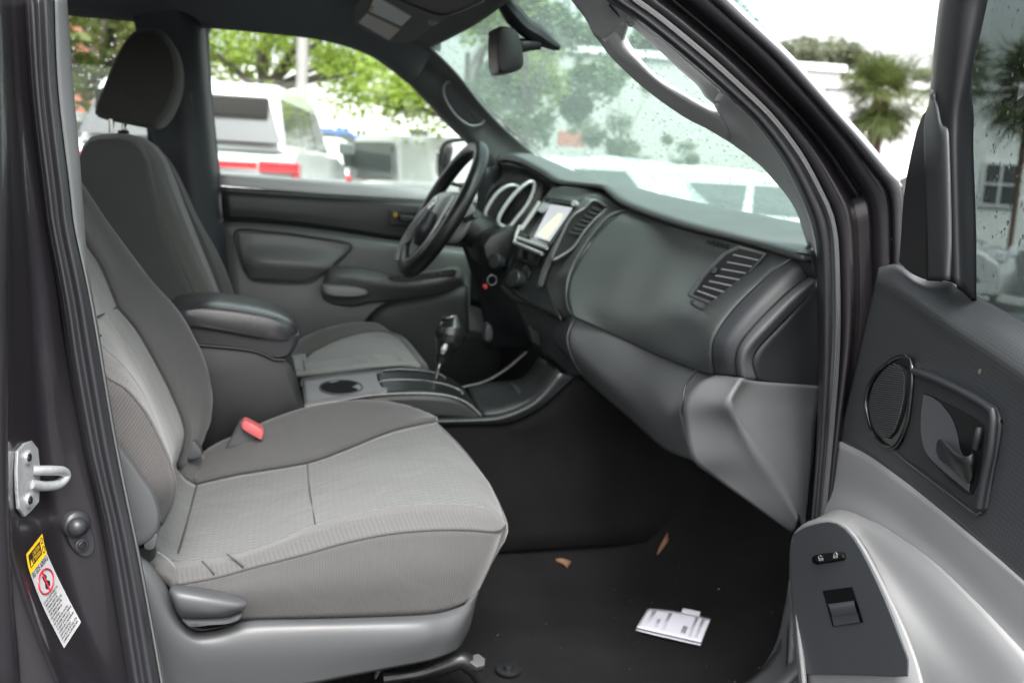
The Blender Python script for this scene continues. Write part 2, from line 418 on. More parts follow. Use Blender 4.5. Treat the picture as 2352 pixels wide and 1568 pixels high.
# ---- floor and carpet
cgp = loft([[Vv((x, -.02, .50)) for x in (-1, -.2, .5, .8)]+[Vv((1.0, -.02, .60)), Vv((1.12, 0, .80))],
    [Vv((x, .06, .45)) for x in (-1, -.2, .5, .8)]+[Vv((1.0, .06, .56)), Vv((1.13, .06, .80))],
    [Vv((x, .30, .435)) for x in (-1, -.2, .5, .8)]+[Vv((1.0, .3, .56)), Vv((1.13, .3, .80))],
    [Vv((x, .58, .45)) for x in (-1, -.2, .5, .8)]+[Vv((1.0, .58, .58)), Vv((1.13, .58, .80))],
    [Vv((x, .70, .62)) for x in (-1, -.2, .5, .8)]+[Vv((1.0, .70, .70)), Vv((1.13, .70, .85))],
    [Vv((x, .84, .62)) for x in (-1, -.2, .5, .8)]+[Vv((1.0, .84, .70)), Vv((1.13, .84, .85))],
    [Vv((x, .95, .45)) for x in (-1, -.2, .5, .8)]+[Vv((1.0, .95, .58)), Vv((1.13, .95, .80))],
    [Vv((x, 1.46, .45)) for x in (-1, -.2, .5, .8)]+[Vv((1.0, 1.46, .58)), Vv((1.13, 1.46, .80))]], 26, 4)
part('floor_carpet', (cgp, CARP), T, th=.01)
CPT = surf(cgp)

# ---- far side: door frame, B pillar, windows
YD = 1.47
part('roof_side_rail', (loft([
    [(250, -60, 1.30), (480, -20, 1.30), (700, 10, 1.30), (850, 50, 1.30), (960, 90, 1.30), (1000, 108, 1.30)],
    [(290, 10, 1.38), (480, 34, 1.38), (640, 52, 1.38), (785, 85, 1.38), (880, 125, 1.37), (960, 175, 1.36)],
    [(300, 28, 1.42), (480, 54, 1.43), (640, 74, 1.43), (780, 103, 1.43), (865, 137, 1.42), (935, 190, 1.41)],
    [(300, 24, 1.46), (480, 50, 1.47), (640, 70, 1.47), (780, 99, 1.47), (865, 133, 1.46), (935, 187, 1.45)]], 30, 5), LINER), T, th=.004)
ap = part('windshield_pillar_trim', (loft([
    [(985, 108, 1.29), (1050, 172, 1.31), (1105, 240, 1.33), (1165, 302, 1.35), (1232, 360, 1.38), (1250, 390, 1.39)],
    [(950, 120, 1.35), (1010, 175, 1.355), (1070, 240, 1.36), (1125, 300, 1.37), (1190, 365, 1.39), (1210, 400, 1.40)],
    [(905, 130, 1.38), (975, 190, 1.38), (1030, 250, 1.385), (1085, 318, 1.39), (1140, 380, 1.40), (1155, 420, 1.41)],
    [(866, 137, 1.42), (935, 190, 1.41), (990, 246, 1.42), (1032, 292, 1.43), (1085, 345, 1.44), (1112, 400, 1.44)],
    [(868, 130, 1.46), (939, 186, 1.45), (994, 242, 1.46), (1037, 289, 1.46), (1092, 340, 1.47), (1118, 398, 1.47)]], 30, 6), mat('far_trim_plastic', (.25, .26, .26), .42, grain=.12)), T, th=.005)
part('speaker_recess', (prism([(1026, 192, 1.352), (1036, 190, 1.352), (1062, 210, 1.355), (1092, 240, 1.36), (1108, 262, 1.363), (1109, 277, 1.365), (1098, 285, 1.37), (1078, 283, 1.37), (1050, 262, 1.37), (1030, 232, 1.365), (1022, 208, 1.357)], AWAY*.02, smooth=3), PLD), ap, bev=.003)
part('recess_ring', (tube([(1026, 189, 1.35), (1042, 192, 1.35), (1066, 212, 1.353), (1095, 241, 1.358), (1111, 262, 1.36), (1111, 279, 1.363), (1099, 288, 1.366), (1076, 287, 1.368), (1047, 265, 1.368), (1026, 234, 1.362), (1018, 206, 1.355)], .004, closed=True, n=60), PLG), ap)
bp = part('centre_pillar_trim', (loft([
    [(296, -10, 1.40), (311, 60, 1.40), (330, 220, 1.40), (380, 480, 1.42), (420, 760, 1.43), (440, 1000, 1.43)],
    [(380, -10, 1.36), (400, 60, 1.36), (415, 260, 1.36), (440, 480, 1.38), (470, 760, 1.40), (480, 1000, 1.40)],
    [(440, 30, 1.38), (452, 70, 1.38), (466, 240, 1.38), (484, 420, 1.40), (500, 560, 1.42), (520, 700, 1.42), (530, 1000, 1.42)],
    [(470, 44, 1.43), (472, 70, 1.43), (485, 240, 1.43), (501, 400, 1.45), (516, 560, 1.46), (535, 700, 1.46), (540, 1000, 1.46)]], 30, 5), mat('pillar_plastic', (.09, .097, .112), .55, grain=.1)), T, th=.006)
part('belt_guide', (prism([(430, 210, 1.36), (441, 208, 1.36), (447, 262, 1.365), (436, 268, 1.365)], AWAY*.012), PLB), bp, bev=.002)
part('pillar_piping', (tube([(472, 50, 1.425), (458, 62, 1.425), (455, 85, 1.425), (466, 230, 1.43), (484, 400, 1.445), (500, 560, 1.455)], .004), PLG2), bp)
part('door_seal_strip', (loft([[(476, 52, 1.45), (466, 80, 1.45), (474, 220, 1.45), (492, 400, 1.46), (510, 560, 1.47), (538, 705, 1.47)],
    [(490, 56, 1.47), (481, 80, 1.47), (488, 220, 1.47), (506, 400, 1.48), (520, 560, 1.48), (545, 705, 1.48)]], 26, 3), RUB), T, th=.01)
# front side window (driver) and its surround
part('side_window', (prism([(465, 30, 1.485), (640, 60, 1.485), (790, 95, 1.485), (880, 130, 1.485), (950, 185, 1.485), (1045, 290, 1.485), (1120, 370, 1.485), (1130, 460, 1.485), (500, 425, 1.485)], Vv((0, .004, 0))), SGL), T)
rwn = part('rear_side_window', (prism([(60, -20, 1.485), (280, -10, 1.485), (320, 60, 1.485), (345, 350, 1.485), (60, 380, 1.485)], Vv((0, .004, 0))), SGL), T)
part('rear_window_surround', (loft([[(60, -8, 1.43), (155, 10, 1.43), (270, 20, 1.43), (298, 34, 1.43), (312, 68, 1.43), (320, 140, 1.43), (333, 260, 1.43), (340, 330, 1.43)],
    [(60, -60, 1.42), (155, -45, 1.42), (285, -40, 1.42), (340, -10, 1.42), (350, 60, 1.42), (350, 140, 1.42), (360, 260, 1.42), (370, 330, 1.42)]], 40, 3), PLD), T, th=.03)
part('outer_side_panel', (prism([Vv((-1.2, 1.56, 1.17)), Vv((1.0, 1.56, 1.12)), Vv((1.0, 1.56, .4)), Vv((-1.2, 1.56, .4))], Vv((0, .02, 0))), PAINT), T)
rd = part('rear_door', (box((-.86, -.09, .80), (1.06, .04, .80)), PAINT), T, bev=.008)
part('rear_door_glass', (prism([Vv((-1.35, -.07, 1.2)), Vv((-.38, -.07, 1.2)), Vv((-.38, -.02, 1.64)), Vv((-1.25, -.02, 1.64))], Vv((0, .005, 0))), SGL), rd)
part('window_frame', [(tube([Vv((-.345, -.08, 1.2)), Vv((-.345, -.03, 1.66)), Vv((-1.27, -.03, 1.66)), Vv((-1.37, -.08, 1.2))], .02, n=40), PAINT)], rd)
part('rear_pillar', (box((-1.06, -.05, 1.4), (.12, .05, .5)), PAINT), T)
part('rear_pillar', (box((-1.06, 1.5, 1.4), (.12, .05, .5)), PAINT), T)

# ---- driver door inner
dd = part('driver_door', (loft([
    [(506, 428, 1.475), (700, 442, 1.475), (860, 452, 1.475), (1000, 461, 1.475), (1130, 470, 1.475)],
    [(507, 440, 1.445), (700, 453, 1.445), (860, 462, 1.445), (1000, 470, 1.445), (1130, 480, 1.445)],
    [(509, 470, 1.44), (700, 485, 1.44), (860, 498, 1.44), (1000, 508, 1.44), (1130, 520, 1.44)],
    [(512, 500, 1.445), (620, 507, 1.445), (760, 523, 1.445), (900, 545, 1.445), (1000, 555, 1.445), (1130, 570, 1.445)]], 30, 5), PLD), T, th=.01)
PLM = mat('door_grey_plastic', (.25, .26, .262), .40, grain=.12)
part('lower_panel', (loft([
    [(512, 509, 1.445), (620, 514, 1.445), (760, 530, 1.445), (900, 551, 1.445), (1000, 561, 1.445), (1130, 576, 1.445)],
    [(514, 530, 1.43), (620, 534, 1.43), (760, 550, 1.43), (900, 570, 1.43), (1000, 580, 1.43), (1130, 595, 1.43)],
    [(522, 600, 1.435), (620, 610, 1.435), (760, 625, 1.435), (900, 632, 1.435), (1000, 645, 1.435), (1130, 655, 1.435)],
    [(535, 700, 1.43), (640, 712, 1.43), (760, 718, 1.43), (900, 712, 1.43), (1000, 700, 1.43), (1130, 690, 1.43)],
    [(545, 800, 1.44), (640, 800, 1.44), (760, 805, 1.44), (900, 810, 1.44), (1000, 820, 1.44), (1130, 820, 1.44)],
    [(560, 960, 1.44), (640, 960, 1.44), (760, 960, 1.44), (900, 960, 1.44), (1000, 960, 1.44), (1130, 960, 1.44)]], 30, 5), PLM), dd, th=.01)
part('map_pocket', (loft([[(835, 738, 1.425), (875, 700, 1.42), (960, 680, 1.41), (1070, 655, 1.40)],
    [(850, 742, 1.40), (890, 712, 1.39), (960, 695, 1.385), (1075, 668, 1.38)],
    [(870, 900, 1.40), (900, 900, 1.39), (960, 900, 1.39), (1080, 900, 1.38)]], 20, 5), mat('pocket_plastic', (.035, .038, .043), .55, grain=.1)), dd, th=.01)
part('door_insert', (loft([
    [(541, 533, 1.425), (600, 534, 1.42), (700, 543, 1.42), (800, 562, 1.42), (812, 566, 1.425)],
    [(545, 560, 1.425), (600, 563, 1.415), (700, 570, 1.415), (790, 580, 1.42), (800, 582, 1.425)],
    [(553, 595, 1.42), (600, 600, 1.395), (690, 606, 1.395), (760, 612, 1.405), (770, 612, 1.425)],
    [(560, 612, 1.425), (600, 622, 1.405), (690, 625, 1.405), (740, 625, 1.41), (752, 622, 1.425)],
    [(575, 640, 1.43), (600, 643, 1.425), (680, 647, 1.425), (715, 643, 1.425), (725, 636, 1.43)]], 26, 5), PLM), dd, th=.01)
part('insert_groove', (tube([(541, 531, 1.42), (620, 532, 1.415), (720, 545, 1.415), (808, 563, 1.415), (770, 604, 1.41), (735, 636, 1.41), (700, 650, 1.41), (600, 646, 1.41), (570, 634, 1.415), (552, 590, 1.415)], .0025, closed=True, n=80), PLB), dd)
arm = part('armrest', (loft([
    [(745, 640, 1.43), (755, 618, 1.41), (800, 612, 1.395), (850, 618, 1.385), (920, 632, 1.38), (1000, 618, 1.375), (1045, 612, 1.38), (1062, 622, 1.41)],
    [(740, 655, 1.42), (760, 632, 1.365), (800, 627, 1.35), (850, 634, 1.345), (920, 648, 1.345), (1000, 640, 1.345), (1050, 630, 1.36), (1066, 640, 1.41)],
    [(738, 670, 1.41), (765, 645, 1.355), (805, 641, 1.34), (850, 652, 1.34), (920, 662, 1.345), (1000, 655, 1.345), (1050, 645, 1.37), (1066, 655, 1.415)],
    [(745, 690, 1.43), (770, 700, 1.42), (810, 704, 1.41), (850, 696, 1.40), (920, 690, 1.41), (1000, 685, 1.41), (1050, 672, 1.42), (1064, 664, 1.43)]], 36, 5), PLM), dd, th=.01)
part('pull_handle', (slab([(742, 657), (760, 655), (800, 657), (835, 664), (848, 673), (835, 681), (790, 683), (752, 679), (741, 668)], 1.335, 1.40, mn=.5), PLG), dd)
part('switch_plate', (prism([(890, 635, 1.345), (960, 630, 1.345), (1040, 617, 1.345), (1050, 622, 1.345), (1044, 633, 1.345), (960, 646, 1.345), (905, 649, 1.345)], AWAY*.01), PLB), dd, bev=.002)
part('window_switch', [(prism([(985, 625, 1.338), (998, 624, 1.338), (1001, 631, 1.338), (988, 632, 1.338)], AWAY*.01), PLG2), (prism([(1003, 623, 1.338), (1013, 622, 1.338), (1015, 629, 1.338), (1005, 630, 1.338)], AWAY*.01), PLG2)], dd, bev=.0015)
part('inner_handle_bezel', (prism([(892, 482, 1.432), (960, 486, 1.432), (960, 522, 1.432), (895, 517, 1.432)], AWAY*.01), PLB), dd, bev=.002)
part('lock_tab', (prism([(903, 487, 1.425), (913, 488, 1.425), (913, 500, 1.425), (904, 499, 1.425)], AWAY*.008), mat('amber_plastic', (.75, .42, .03), .4)), dd, bev=.001, label='small amber lock tab')
part('inner_handle', (slab([(915, 494), (945, 496), (956, 500), (952, 510), (920, 508)], 1.415, 1.435, mn=.5), PLD), dd)
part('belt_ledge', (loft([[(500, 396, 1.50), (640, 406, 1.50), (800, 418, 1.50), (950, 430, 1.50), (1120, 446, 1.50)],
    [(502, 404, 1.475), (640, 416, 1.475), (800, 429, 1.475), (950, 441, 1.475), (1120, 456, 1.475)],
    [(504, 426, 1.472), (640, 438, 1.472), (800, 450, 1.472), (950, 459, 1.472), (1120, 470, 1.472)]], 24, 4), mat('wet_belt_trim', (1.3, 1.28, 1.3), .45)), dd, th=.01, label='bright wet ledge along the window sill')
# outside mirror beyond the glass
mh = part('side_mirror', (tube([(1048, 322, 1.56), (1022, 330, 1.57), (1014, 350, 1.58), (1010, 385, 1.58), (1018, 410, 1.57), (1050, 425, 1.57), (1095, 425, 1.57), (1105, 395, 1.56), (1100, 345, 1.56), (1085, 322, 1.56)], .006, closed=True, n=60), PLB), T)
def PM_(px, py):
    n_ = Vv((-.92, -.36, .17)); r_ = ray(px, py); return CAM+r_*(n_.dot(P(1060, 372, 1.60)-CAM)/n_.dot(r_))
part('mirror_glass', (prism([(1044, 324), (1022, 334), (1015, 360), (1013, 388), (1022, 408), (1050, 420), (1100, 420), (1102, 345), (1085, 326)], Vv((.01, .01, 0)), f=PM_), mat('mirror_silver', (.9, .9, .9), .02, metal=1, var=0)), mh)
part('mirror_shell', (slab([(1040, 322), (1020, 334), (1012, 385), (1022, 412), (1060, 424), (1102, 424), (1100, 330)], 1.66, 1.78, mn=.3), PAINT), mh)

# ---- visor and its labels
def PV(px, py, d=0):   # on the lowered plane of the visor
    n_ = Vv((-.35, 0, -1)).normalized(); p0 = Vv((.35, .9, 1.595)); r_ = ray(px, py)
    return CAM+r_*((n_.dot(p0-CAM)+d)/n_.dot(r_))
vz = part('sun_visor', (prism([(812, 22), (812, 56), (830, 68), (890, 98), (930, 103), (945, 98), (1022, 45), (1100, -2), (1120, -60), (850, -60)], Vv((.01, 0, .022)), f=lambda a, b: PV(a, b)), LINERL), T, bev=.006, label='light grey sun visor with warning sticker')
part('vanity_panel', (prism([(842, 32), (919, 69), (894, 93), (823, 53)], Vv((.002, 0, .01)), f=lambda a, b: PV(a, b, .004)), mat('cream_plastic', (.95, .82, .74), .5)), vz, bev=.001)
ws = [(prism([(862, -8), (944, 40), (922, 61), (847, 26)], Vv((.002, 0, .01)), f=lambda a, b: PV(a, b, .003)), mat('sticker_white', (1.3, 1.3, 1.3), .5)),
      (prism([(851, 14), (858, 18), (855, 27), (848, 24)], Vv((.001, 0, .002)), f=lambda a, b: PV(a, b, .0045)), mat('sticker_yellow', (.75, .48, .02), .5))]
qa, qb = PV(856, 12), PV(935, 48); ux = (qb-qa).normalized(); vy = (PV(862, -4)-qa).normalized()
for i in range(6):
    a_ = PV(862-i*2.4+2, 4+i*5, .0046); ws.append((text('DO NOT PLACE REARWARD CHILD SEAT'[:20+i*2], a_, ux*.0055, vy*.0055), PLB))
part('warning_sticker', ws, vz, label='white and yellow warning sticker')
part('visor_clip', (slab([(985, 45), (1000, 40), (1008, 48), (1000, 58), (988, 55)], .80, .84, mn=.4, ref=.82), PLG), vz)
part('visor_seam', (tube([PV(905, -5, .003), PV(960, 18, .003), PV(1015, 36, .003), PV(1060, 25, .003), PV(1110, 2, .003)], .0025), PLG2), vz)

# ---- header strip over the windshield
part('windshield_header', (loft([[(985, 110, 1.29), (1020, 96, 1.2), (1095, 56, 1.0), (1165, 6, .8), (1260, -70, .55), (1400, -190, .25)],
    [(965, 105, 1.30), (1000, 84, 1.2), (1070, 40, 1.0), (1140, -15, .8), (1230, -90, .55), (1370, -215, .25)],
    [(920, 85, 1.30), (950, 60, 1.2), (1010, 10, 1.0), (1080, -50, .8), (1170, -130, .55), (1300, -260, .25)]], 24, 4), LINERL), T, th=.01)

# ---- windshield
wr = []
for y in (.085, .15, .3, .55, .72, .9, 1.15, 1.35, 1.45):
    wr.append([GLP(x, y) for x in (1.16, .95, .75, .55, .36)])
wg = loft(wr, 30, 4)
wsh = part('windshield', (wg, WSG), T, th=.004, label='wet windshield covered in raindrops')
def drops(n, pick, nrm, r0, r1, flat=.45, stretch=1.0, name='raindrops', parent=None, sag=Vv((0, 0, -1))):
    vs = []; fs = []; SG = 8
    for _ in range(n):
        c = pick(); r = r0+(r1-r0)*random.random()**3; N = nrm
        a = sag-N*sag.dot(N); a.normalize(); b = N.cross(a); st = 1+(stretch-1)*random.random(); k = len(vs)
        for (rr, h) in ((1, 0), (.8, .6*flat), (.42, .92*flat)):
            for i in range(SG):
                an = 2*math.pi*i/SG; e = 1+.15*random.random()
                q = a*math.cos(an)*r*rr*st*(1.15 if math.cos(an) > 0 else 1)+b*math.sin(an)*r*rr*e
                vs.append(c+q+N*(h*r))
        vs.append(c+N*flat*r); vs.append(c)
        for j in range(2):
            for i in range(SG): fs.append((k+j*SG+i, k+j*SG+(i+1) % SG, k+(j+1)*SG+(i+1) % SG, k+(j+1)*SG+i))
        for i in range(SG):
            fs.append((k+2*SG+i, k+2*SG+(i+1) % SG, k+3*SG)); fs.append((k+(i+1) % SG, k+i, k+3*SG+1))
    o = part(name, (dict(v=vs, f=fs, uv=[(0, 0)]*len(vs), fix=True), WAT), parent); o['kind'] = 'stuff'; return o
wn = Vv((.535, 0, .845)).normalized()
def pw():
    i = random.randrange(29); j = random.randrange(len(wg['v'])//30-1); v = wg['v']; a, b, c = v[j*30+i], v[j*30+i+1], v[(j+1)*30+i]
    return a+(b-a)*random.random()+(c-a)*random.random()+wn*.0043
drops(12000, pw, wn, .0009, .0033, flat=.5, parent=wsh)
# ---- rear view mirror
rm = part('rear_view_mirror', (slab([(1137, 66), (1150, 62), (1178, 70), (1190, 95), (1196, 125), (1198, 150), (1190, 163), (1160, 170), (1142, 165), (1136, 120)], .675, .765, mn=.75, ref=.70, rnd=.25), PLB), T)
part('mirror_stalk', (tube([(1188, 106, .74), (1205, 104, .735), (1240, 100, .73)], [.016, .013, .013]), PLD), rm)
part('mirror_mount', (tube([(1232, 95, .73), (1248, 92, .73), (1262, 100, .73), (1278, 112, .73)], [.012, .016, .012, .006]), PLB), rm)
part('wiring_cover', (tube([(1160, 10, .73), (1175, 30, .73), (1205, 62, .73), (1235, 80, .73), (1262, 98, .73), (1285, 110, .73)], [.020, .026, .024, .024, .018, .008], flat=.8, flatdir=Vv((-.5, 0, -.85)).normalized()), PLD), rm)

# ---- near windshield pillar: inner trim with grab handle
YT = .10
inner = [(1270, -60), (1311, 0), (1344, 43), (1371, 90), (1411, 140), (1484, 207), (1569, 268), (1625, 297), (1675, 327), (1742, 377), (1782, 420), (1812, 457), (1832, 493), (1842, 525), (1858, 575)]
outer = [(1330, -60), (1390, 0), (1451, 40), (1569, 133), (1669, 220), (1729, 277), (1776, 337), (1809, 390), (1842, 460), (1863, 520), (1874, 590)]
hole = [(1436, 57), (1438, 80), (1452, 112), (1484, 157), (1520, 189), (1568, 218), (1598, 236), (1612, 240), (1619, 232), (1616, 215), (1600, 195), (1569, 168), (1520, 122), (1480, 86), (1451, 60), (1442, 54)]
NPT = mat('near_trim_plastic', (.74, .75, .76), .42, grain=.12)
nearpil = part('near_pillar_trim', [
    (loft([[(x, y, .16) for x, y in inner[:4]]+[(1420, 105, .13), (1432, 80, .10), (1440, 54, .07)],
           [(1290, -60, .12), (1340, -10, .12), (1380, 30, .11), (1415, 50, .10), (1440, 54, .07)],
           [(x, y, .06) for x, y in outer[:3]]+[(1470, 56, .06)]], 24, 5), NPT),
    # bar side of the handle (rounded)
    (loft([[(1371, 90, .175), (1411, 140, .17), (1484, 207, .16), (1569, 268, .15), (1625, 297, .14), (1675, 327, .135)],
           [(1392, 86, .13), (1430, 135, .125), (1498, 190, .12), (1572, 244, .11), (1628, 270, .10), (1672, 296, .10)],
           [(1418, 66, .115), (1440, 108, .11), (1480, 158, .10), (1520, 191, .10), (1568, 220, .09), (1610, 243, .09), (1650, 262, .09)],
           [(1432, 56, .14), (1446, 98, .14), (1486, 152, .14), (1524, 184, .14), (1570, 212, .14), (1612, 236, .13), (1650, 250, .12)]], 34, 6), NPT),
    # outboard strip beyond the hole
    (loft([[(1440, 54, .085), (1480, 86, .08), (1520, 122, .08), (1569, 168, .08), (1602, 197, .08), (1619, 222, .08), (1640, 240, .08)],
           [(1440, 42, .06), (1490, 76, .05), (1535, 112, .05), (1590, 160, .05), (1625, 190, .05), (1650, 212, .05), (1668, 230, .05)],
           [(1445, 34, .04), (1500, 74, .035), (1569, 133, .03), (1610, 168, .03), (1650, 203, .03), (1669, 220, .03), (1690, 240, .03)]], 30, 4), NPT),
    # the lower trim
    (loft([[(x, y, .15-.003*i) for i, (x, y) in enumerate(inner[7:])],
           [(1660, 285, .10), (1720, 330, .10), (1765, 375, .095), (1800, 420, .09), (1828, 465, .085), (1845, 505, .08), (1862, 560, .08)],
           [(1640, 238, .08), (1690, 262, .07), (1735, 310, .065), (1775, 360, .06), (1806, 410, .055), (1838, 470, .05), (1856, 522, .05), (1870, 580, .05)],
           [(1655, 208, .03), (1700, 248, .03), (1740, 290, .03), (1780, 343, .03), (1812, 396, .03), (1843, 460, .03), (1864, 522, .03), (1876, 590, .03)]], 30, 6), NPT)], T, th=.006)
part('handle_crease', (tube([(1434, 60, .10), (1425, 40, .085), (1410, 25, .07), (1400, 12, .06)], .0015), PLB), nearpil)
# ---- near pillar: seal, painted flange, outer moulding. curves share a spine
sp = [[1393, -4], [1454, 38], [1571, 131], [1671, 218], [1731, 275], [1778, 335], [1812, 389], [1846, 460], [1868, 520], [1880, 600], [1884, 800], [1880, 1000], [1862, 1240]]
op = [[1668, 0], [1712, 42], [1809, 133], [1880, 212], [1922, 260], [1965, 307], [2002, 350], [2040, 395], [2069, 433], [2075, 520], [2068, 700], [2010, 900], [1960, 1220]]
def band(t0, t1, ya, yb, ext=True):
    ra, rb = [], []
    for (ax, ay), (bx, by) in zip(sp, op):
        ra.append((ax+(bx-ax)*t0, ay+(by-ay)*t0, ya)); rb.append((ax+(bx-ax)*t1, ay+(by-ay)*t1, yb))
    e = lambda r: [(r[0][0]-150, r[0][1]-130, r[0][2])]+r
    return [e(ra), e(rb)]
def bandrows(ts): 
    rows = []
    for t, y in ts:
        rr = [(ax+(bx-ax)*t, ay+(by-ay)*t, y) for (ax, ay), (bx, by) in zip(sp, op)]
        rows.append([(rr[0][0]-150, rr[0][1]-140, y)]+rr)
    return rows
part('front_door_seal', (loft(bandrows([(-.03, .045), (.02, .005), (.07, -.012), (.13, -.010), (.17, .01)]), 60, 5), RUB), T, th=.01)
part('seal_lip', (loft(bandrows([(.16, .01), (.19, -.012), (.225, -.005), (.25, .015)]), 60, 4), mat('grey_rubber', (.17, .175, .18), .38)), T, th=.008)
WP = part('windshield_pillar', (loft(bandrows([(.235, .012), (.27, -.005), (.40, -.015), (.47, .012), (.50, .022), (.58, .020), (.62, -.005), (.70, -.02), (.80, -.030), (.88, -.032)]), 60, 5), PAINT), T, th=.01, label='painted front door pillar with pressed grooves')
part('pillar_moulding', (loft(bandrows([(.865, -.028), (.89, -.045), (.97, -.05), (1.0, -.045), (1.01, -.02)]), 60, 4), RUB), T, th=.006)
part('windshield_edge_strip', (loft([[(x+o1, y-o1*.8, -.03+o1*.002) for x, y in ([[1530, -140]]+op[:9])] for o1 in (1, 5, 9)], 50, 3), mat('wet_edge_trim', (.70, .71, .72), .15, metal=.5, grain=.8, gscale=150, coat=.6)), T, th=.01)
part('hinge_pillar', (loft([[(1925, 470, .03), (1935, 700, .03), (1930, 900, .03), (1910, 1060, .03), (1880, 1260, .03), (1860, 1500, .03)],
    [(2010, 440, .0), (2030, 700, .0), (2020, 900, .0), (1990, 1060, .0), (1960, 1260, .0), (1940, 1500, .0)],
    [(2110, 400, -.03), (2130, 700, -.03), (2120, 900, -.03), (2100, 1060, -.03), (2060, 1260, -.03), (2040, 1500, -.03)]], 20, 5), mat('dark_jamb_paint', (.055, .048, .05), .35, metal=.3, coat=.3)), T, th=.02)
part('hinge_bolt', (disc(P(2048, 541, -.03), Vv((-.4, -1, .3)), .008, .008, .006, 6), PAINT), T)

# ---- dashboard
DU = mat('dash_top_vinyl', (.10, .108, .108), .38, grain=.10, gscale=700, var=.04)
dash = part('dashboard', [
  (loft([   # top pad, back edge at the glass to the front lip
    [PG(x, y)+Vv((.02, 0, -.14)) for x, y in ((1160, 362), (1228, 362), (1284, 383), (1351, 411), (1404, 425), (1464, 440), (1569, 457), (1735, 490), (1836, 510), (1905, 524))],
    [PG(x, y) for x, y in ((1160, 357), (1228, 359), (1284, 380), (1351, 408), (1404, 423), (1464, 438), (1569, 456), (1735, 489), (1836, 508), (1905, 520))],
    [(1145, 368, 1.33), (1160, 362, 1.28), (1188, 362, 1.2), (1218, 375, 1.12), (1255, 395, 1.03), (1292, 417, .94), (1382, 428, .76), (1402, 438, .71), (1444, 467, .62), (1568, 511, .42), (1702, 546, .25), (1828, 582, .10), (1866, 592, .06)],
    [(1145, 373, 1.33), (1168, 369, 1.28), (1191, 376, 1.2), (1216, 386, 1.12), (1250, 405, 1.03), (1288, 424, .94), (1379, 433, .76), (1396, 440, .71), (1438, 473, .62), (1564, 519, .42), (1700, 553, .25), (1825, 589, .10), (1864, 598, .06)]], 50, 6), DU),
  ], T, th=.006)
part('pad_gap', (tube([(1290, 425, .94), (1382, 433, .757), (1400, 441, .71), (1440, 474, .62), (1566, 519, .42), (1701, 553, .25), (1826, 590, .10), (1862, 598, .06)], .0045, n=60), PLB), dash)
part('gauge_hood_inside', (loft([[(1146, 374, 1.32), (1168, 371, 1.27), (1191, 378, 1.19), (1216, 388, 1.11), (1250, 407, 1.02), (1286, 426, .94)],
    [(1152, 400, 1.34), (1172, 410, 1.30), (1192, 415, 1.25), (1214, 420, 1.18), (1240, 435, 1.10), (1262, 448, 1.0)],
    [(1120, 440, 1.36), (1140, 480, 1.34), (1160, 520, 1.30), (1190, 520, 1.22), (1215, 490, 1.15), (1240, 470, 1.06)],
    [(1100, 520, 1.36), (1120, 560, 1.34), (1140, 580, 1.30), (1180, 570, 1.20), (1205, 550, 1.12), (1230, 500, 1.04)]], 24, 5), PLB), dash, th=.006)
part('far_dash_end', (loft([[(1098, 380, 1.38), (1125, 385, 1.37), (1146, 372, 1.35)], [(1095, 470, 1.40), (1120, 470, 1.38), (1150, 440, 1.36)], [(1085, 600, 1.41), (1110, 600, 1.38), (1140, 600, 1.36)], [(1080, 700, 1.42), (1110, 710, 1.40), (1150, 720, 1.38)]], 14, 5), PLD), dash, th=.01)
gr1 = [(1115, 498), (1119, 479), (1139, 448), (1158, 432), (1175, 426), (1189, 429), (1196, 440), (1190, 462), (1172, 492), (1150, 518), (1125, 520)]
gr2 = [(1144, 509), (1151, 489), (1172, 458), (1192, 436), (1213, 420), (1225, 419), (1227, 431), (1220, 453), (1208, 475), (1185, 504), (1168, 523), (1151, 518)]
cl = part('gauge_cluster', (prism([(x, y, 1.12) for x, y in gr1], AWAY*.03, smooth=3), PLB), dash)
part('gauge_ring', (tube([(x, y, 1.11) for x, y in gr1], .0052, closed=True, n=60), SILV), dash)
part('gauge_face', (prism([(x, y, 1.06) for x, y in gr2], AWAY*.05, smooth=3), GLB), dash)
part('gauge_ring', (tube([(x, y, 1.05) for x, y in gr2], .0055, closed=True, n=70), SILV), dash)
# centre stack
stk = part('centre_stack', [(loft([
    [(1268, 432, .93), (1302, 428, .88), (1345, 433, .80), (1379, 437, .76), (1398, 447, .72), (1440, 480, .63)],
    [(1254, 450, .95), (1290, 450, .88), (1330, 455, .80), (1352, 450, .75), (1385, 462, .71), (1428, 484, .64)],
    [(1245, 465, .95), (1275, 466, .88), (1315, 470, .80), (1345, 475, .74), (1375, 490, .70), (1410, 500, .65)],
    [(1195, 545, .97), (1230, 556, .88), (1262, 567, .79), (1285, 600, .73), (1310, 610, .67), (1345, 570, .64)],
    [(1175, 590, .96), (1200, 610, .88), (1235, 630, .80), (1260, 650, .74), (1290, 665, .69), (1312, 640, .66)],
    [(1150, 660, .94), (1180, 690, .88), (1215, 700, .80), (1250, 720, .74), (1290, 730, .68), (1316, 722, .64)]], 30, 6), DU)], dash, th=.006)
part('stack_face', (loft([[(1250, 452, .93), (1332, 461, .79), (1342, 470, .775)], [(1222, 500, .925), (1280, 515, .83), (1308, 520, .77)], [(1183, 556, .92), (1240, 575, .81), (1268, 582, .76)],
    [(1176, 600, .92), (1220, 630, .82), (1250, 640, .76)], [(1150, 650, .92), (1200, 690, .80), (1290, 735, .66)]], 16, 5), PLB), stk if False else dash, th=.01)
rad = part('radio', (prism([(1255, 453, .905), (1332, 462, .755), (1262, 572, .765), (1188, 548, .895)], AWAY*.03), GLB), dash, bev=.003)
scr = [(1264, 471), (1315, 479), (1262, 556), (1226, 545)]; sy = [.86, .765, .77, .85]
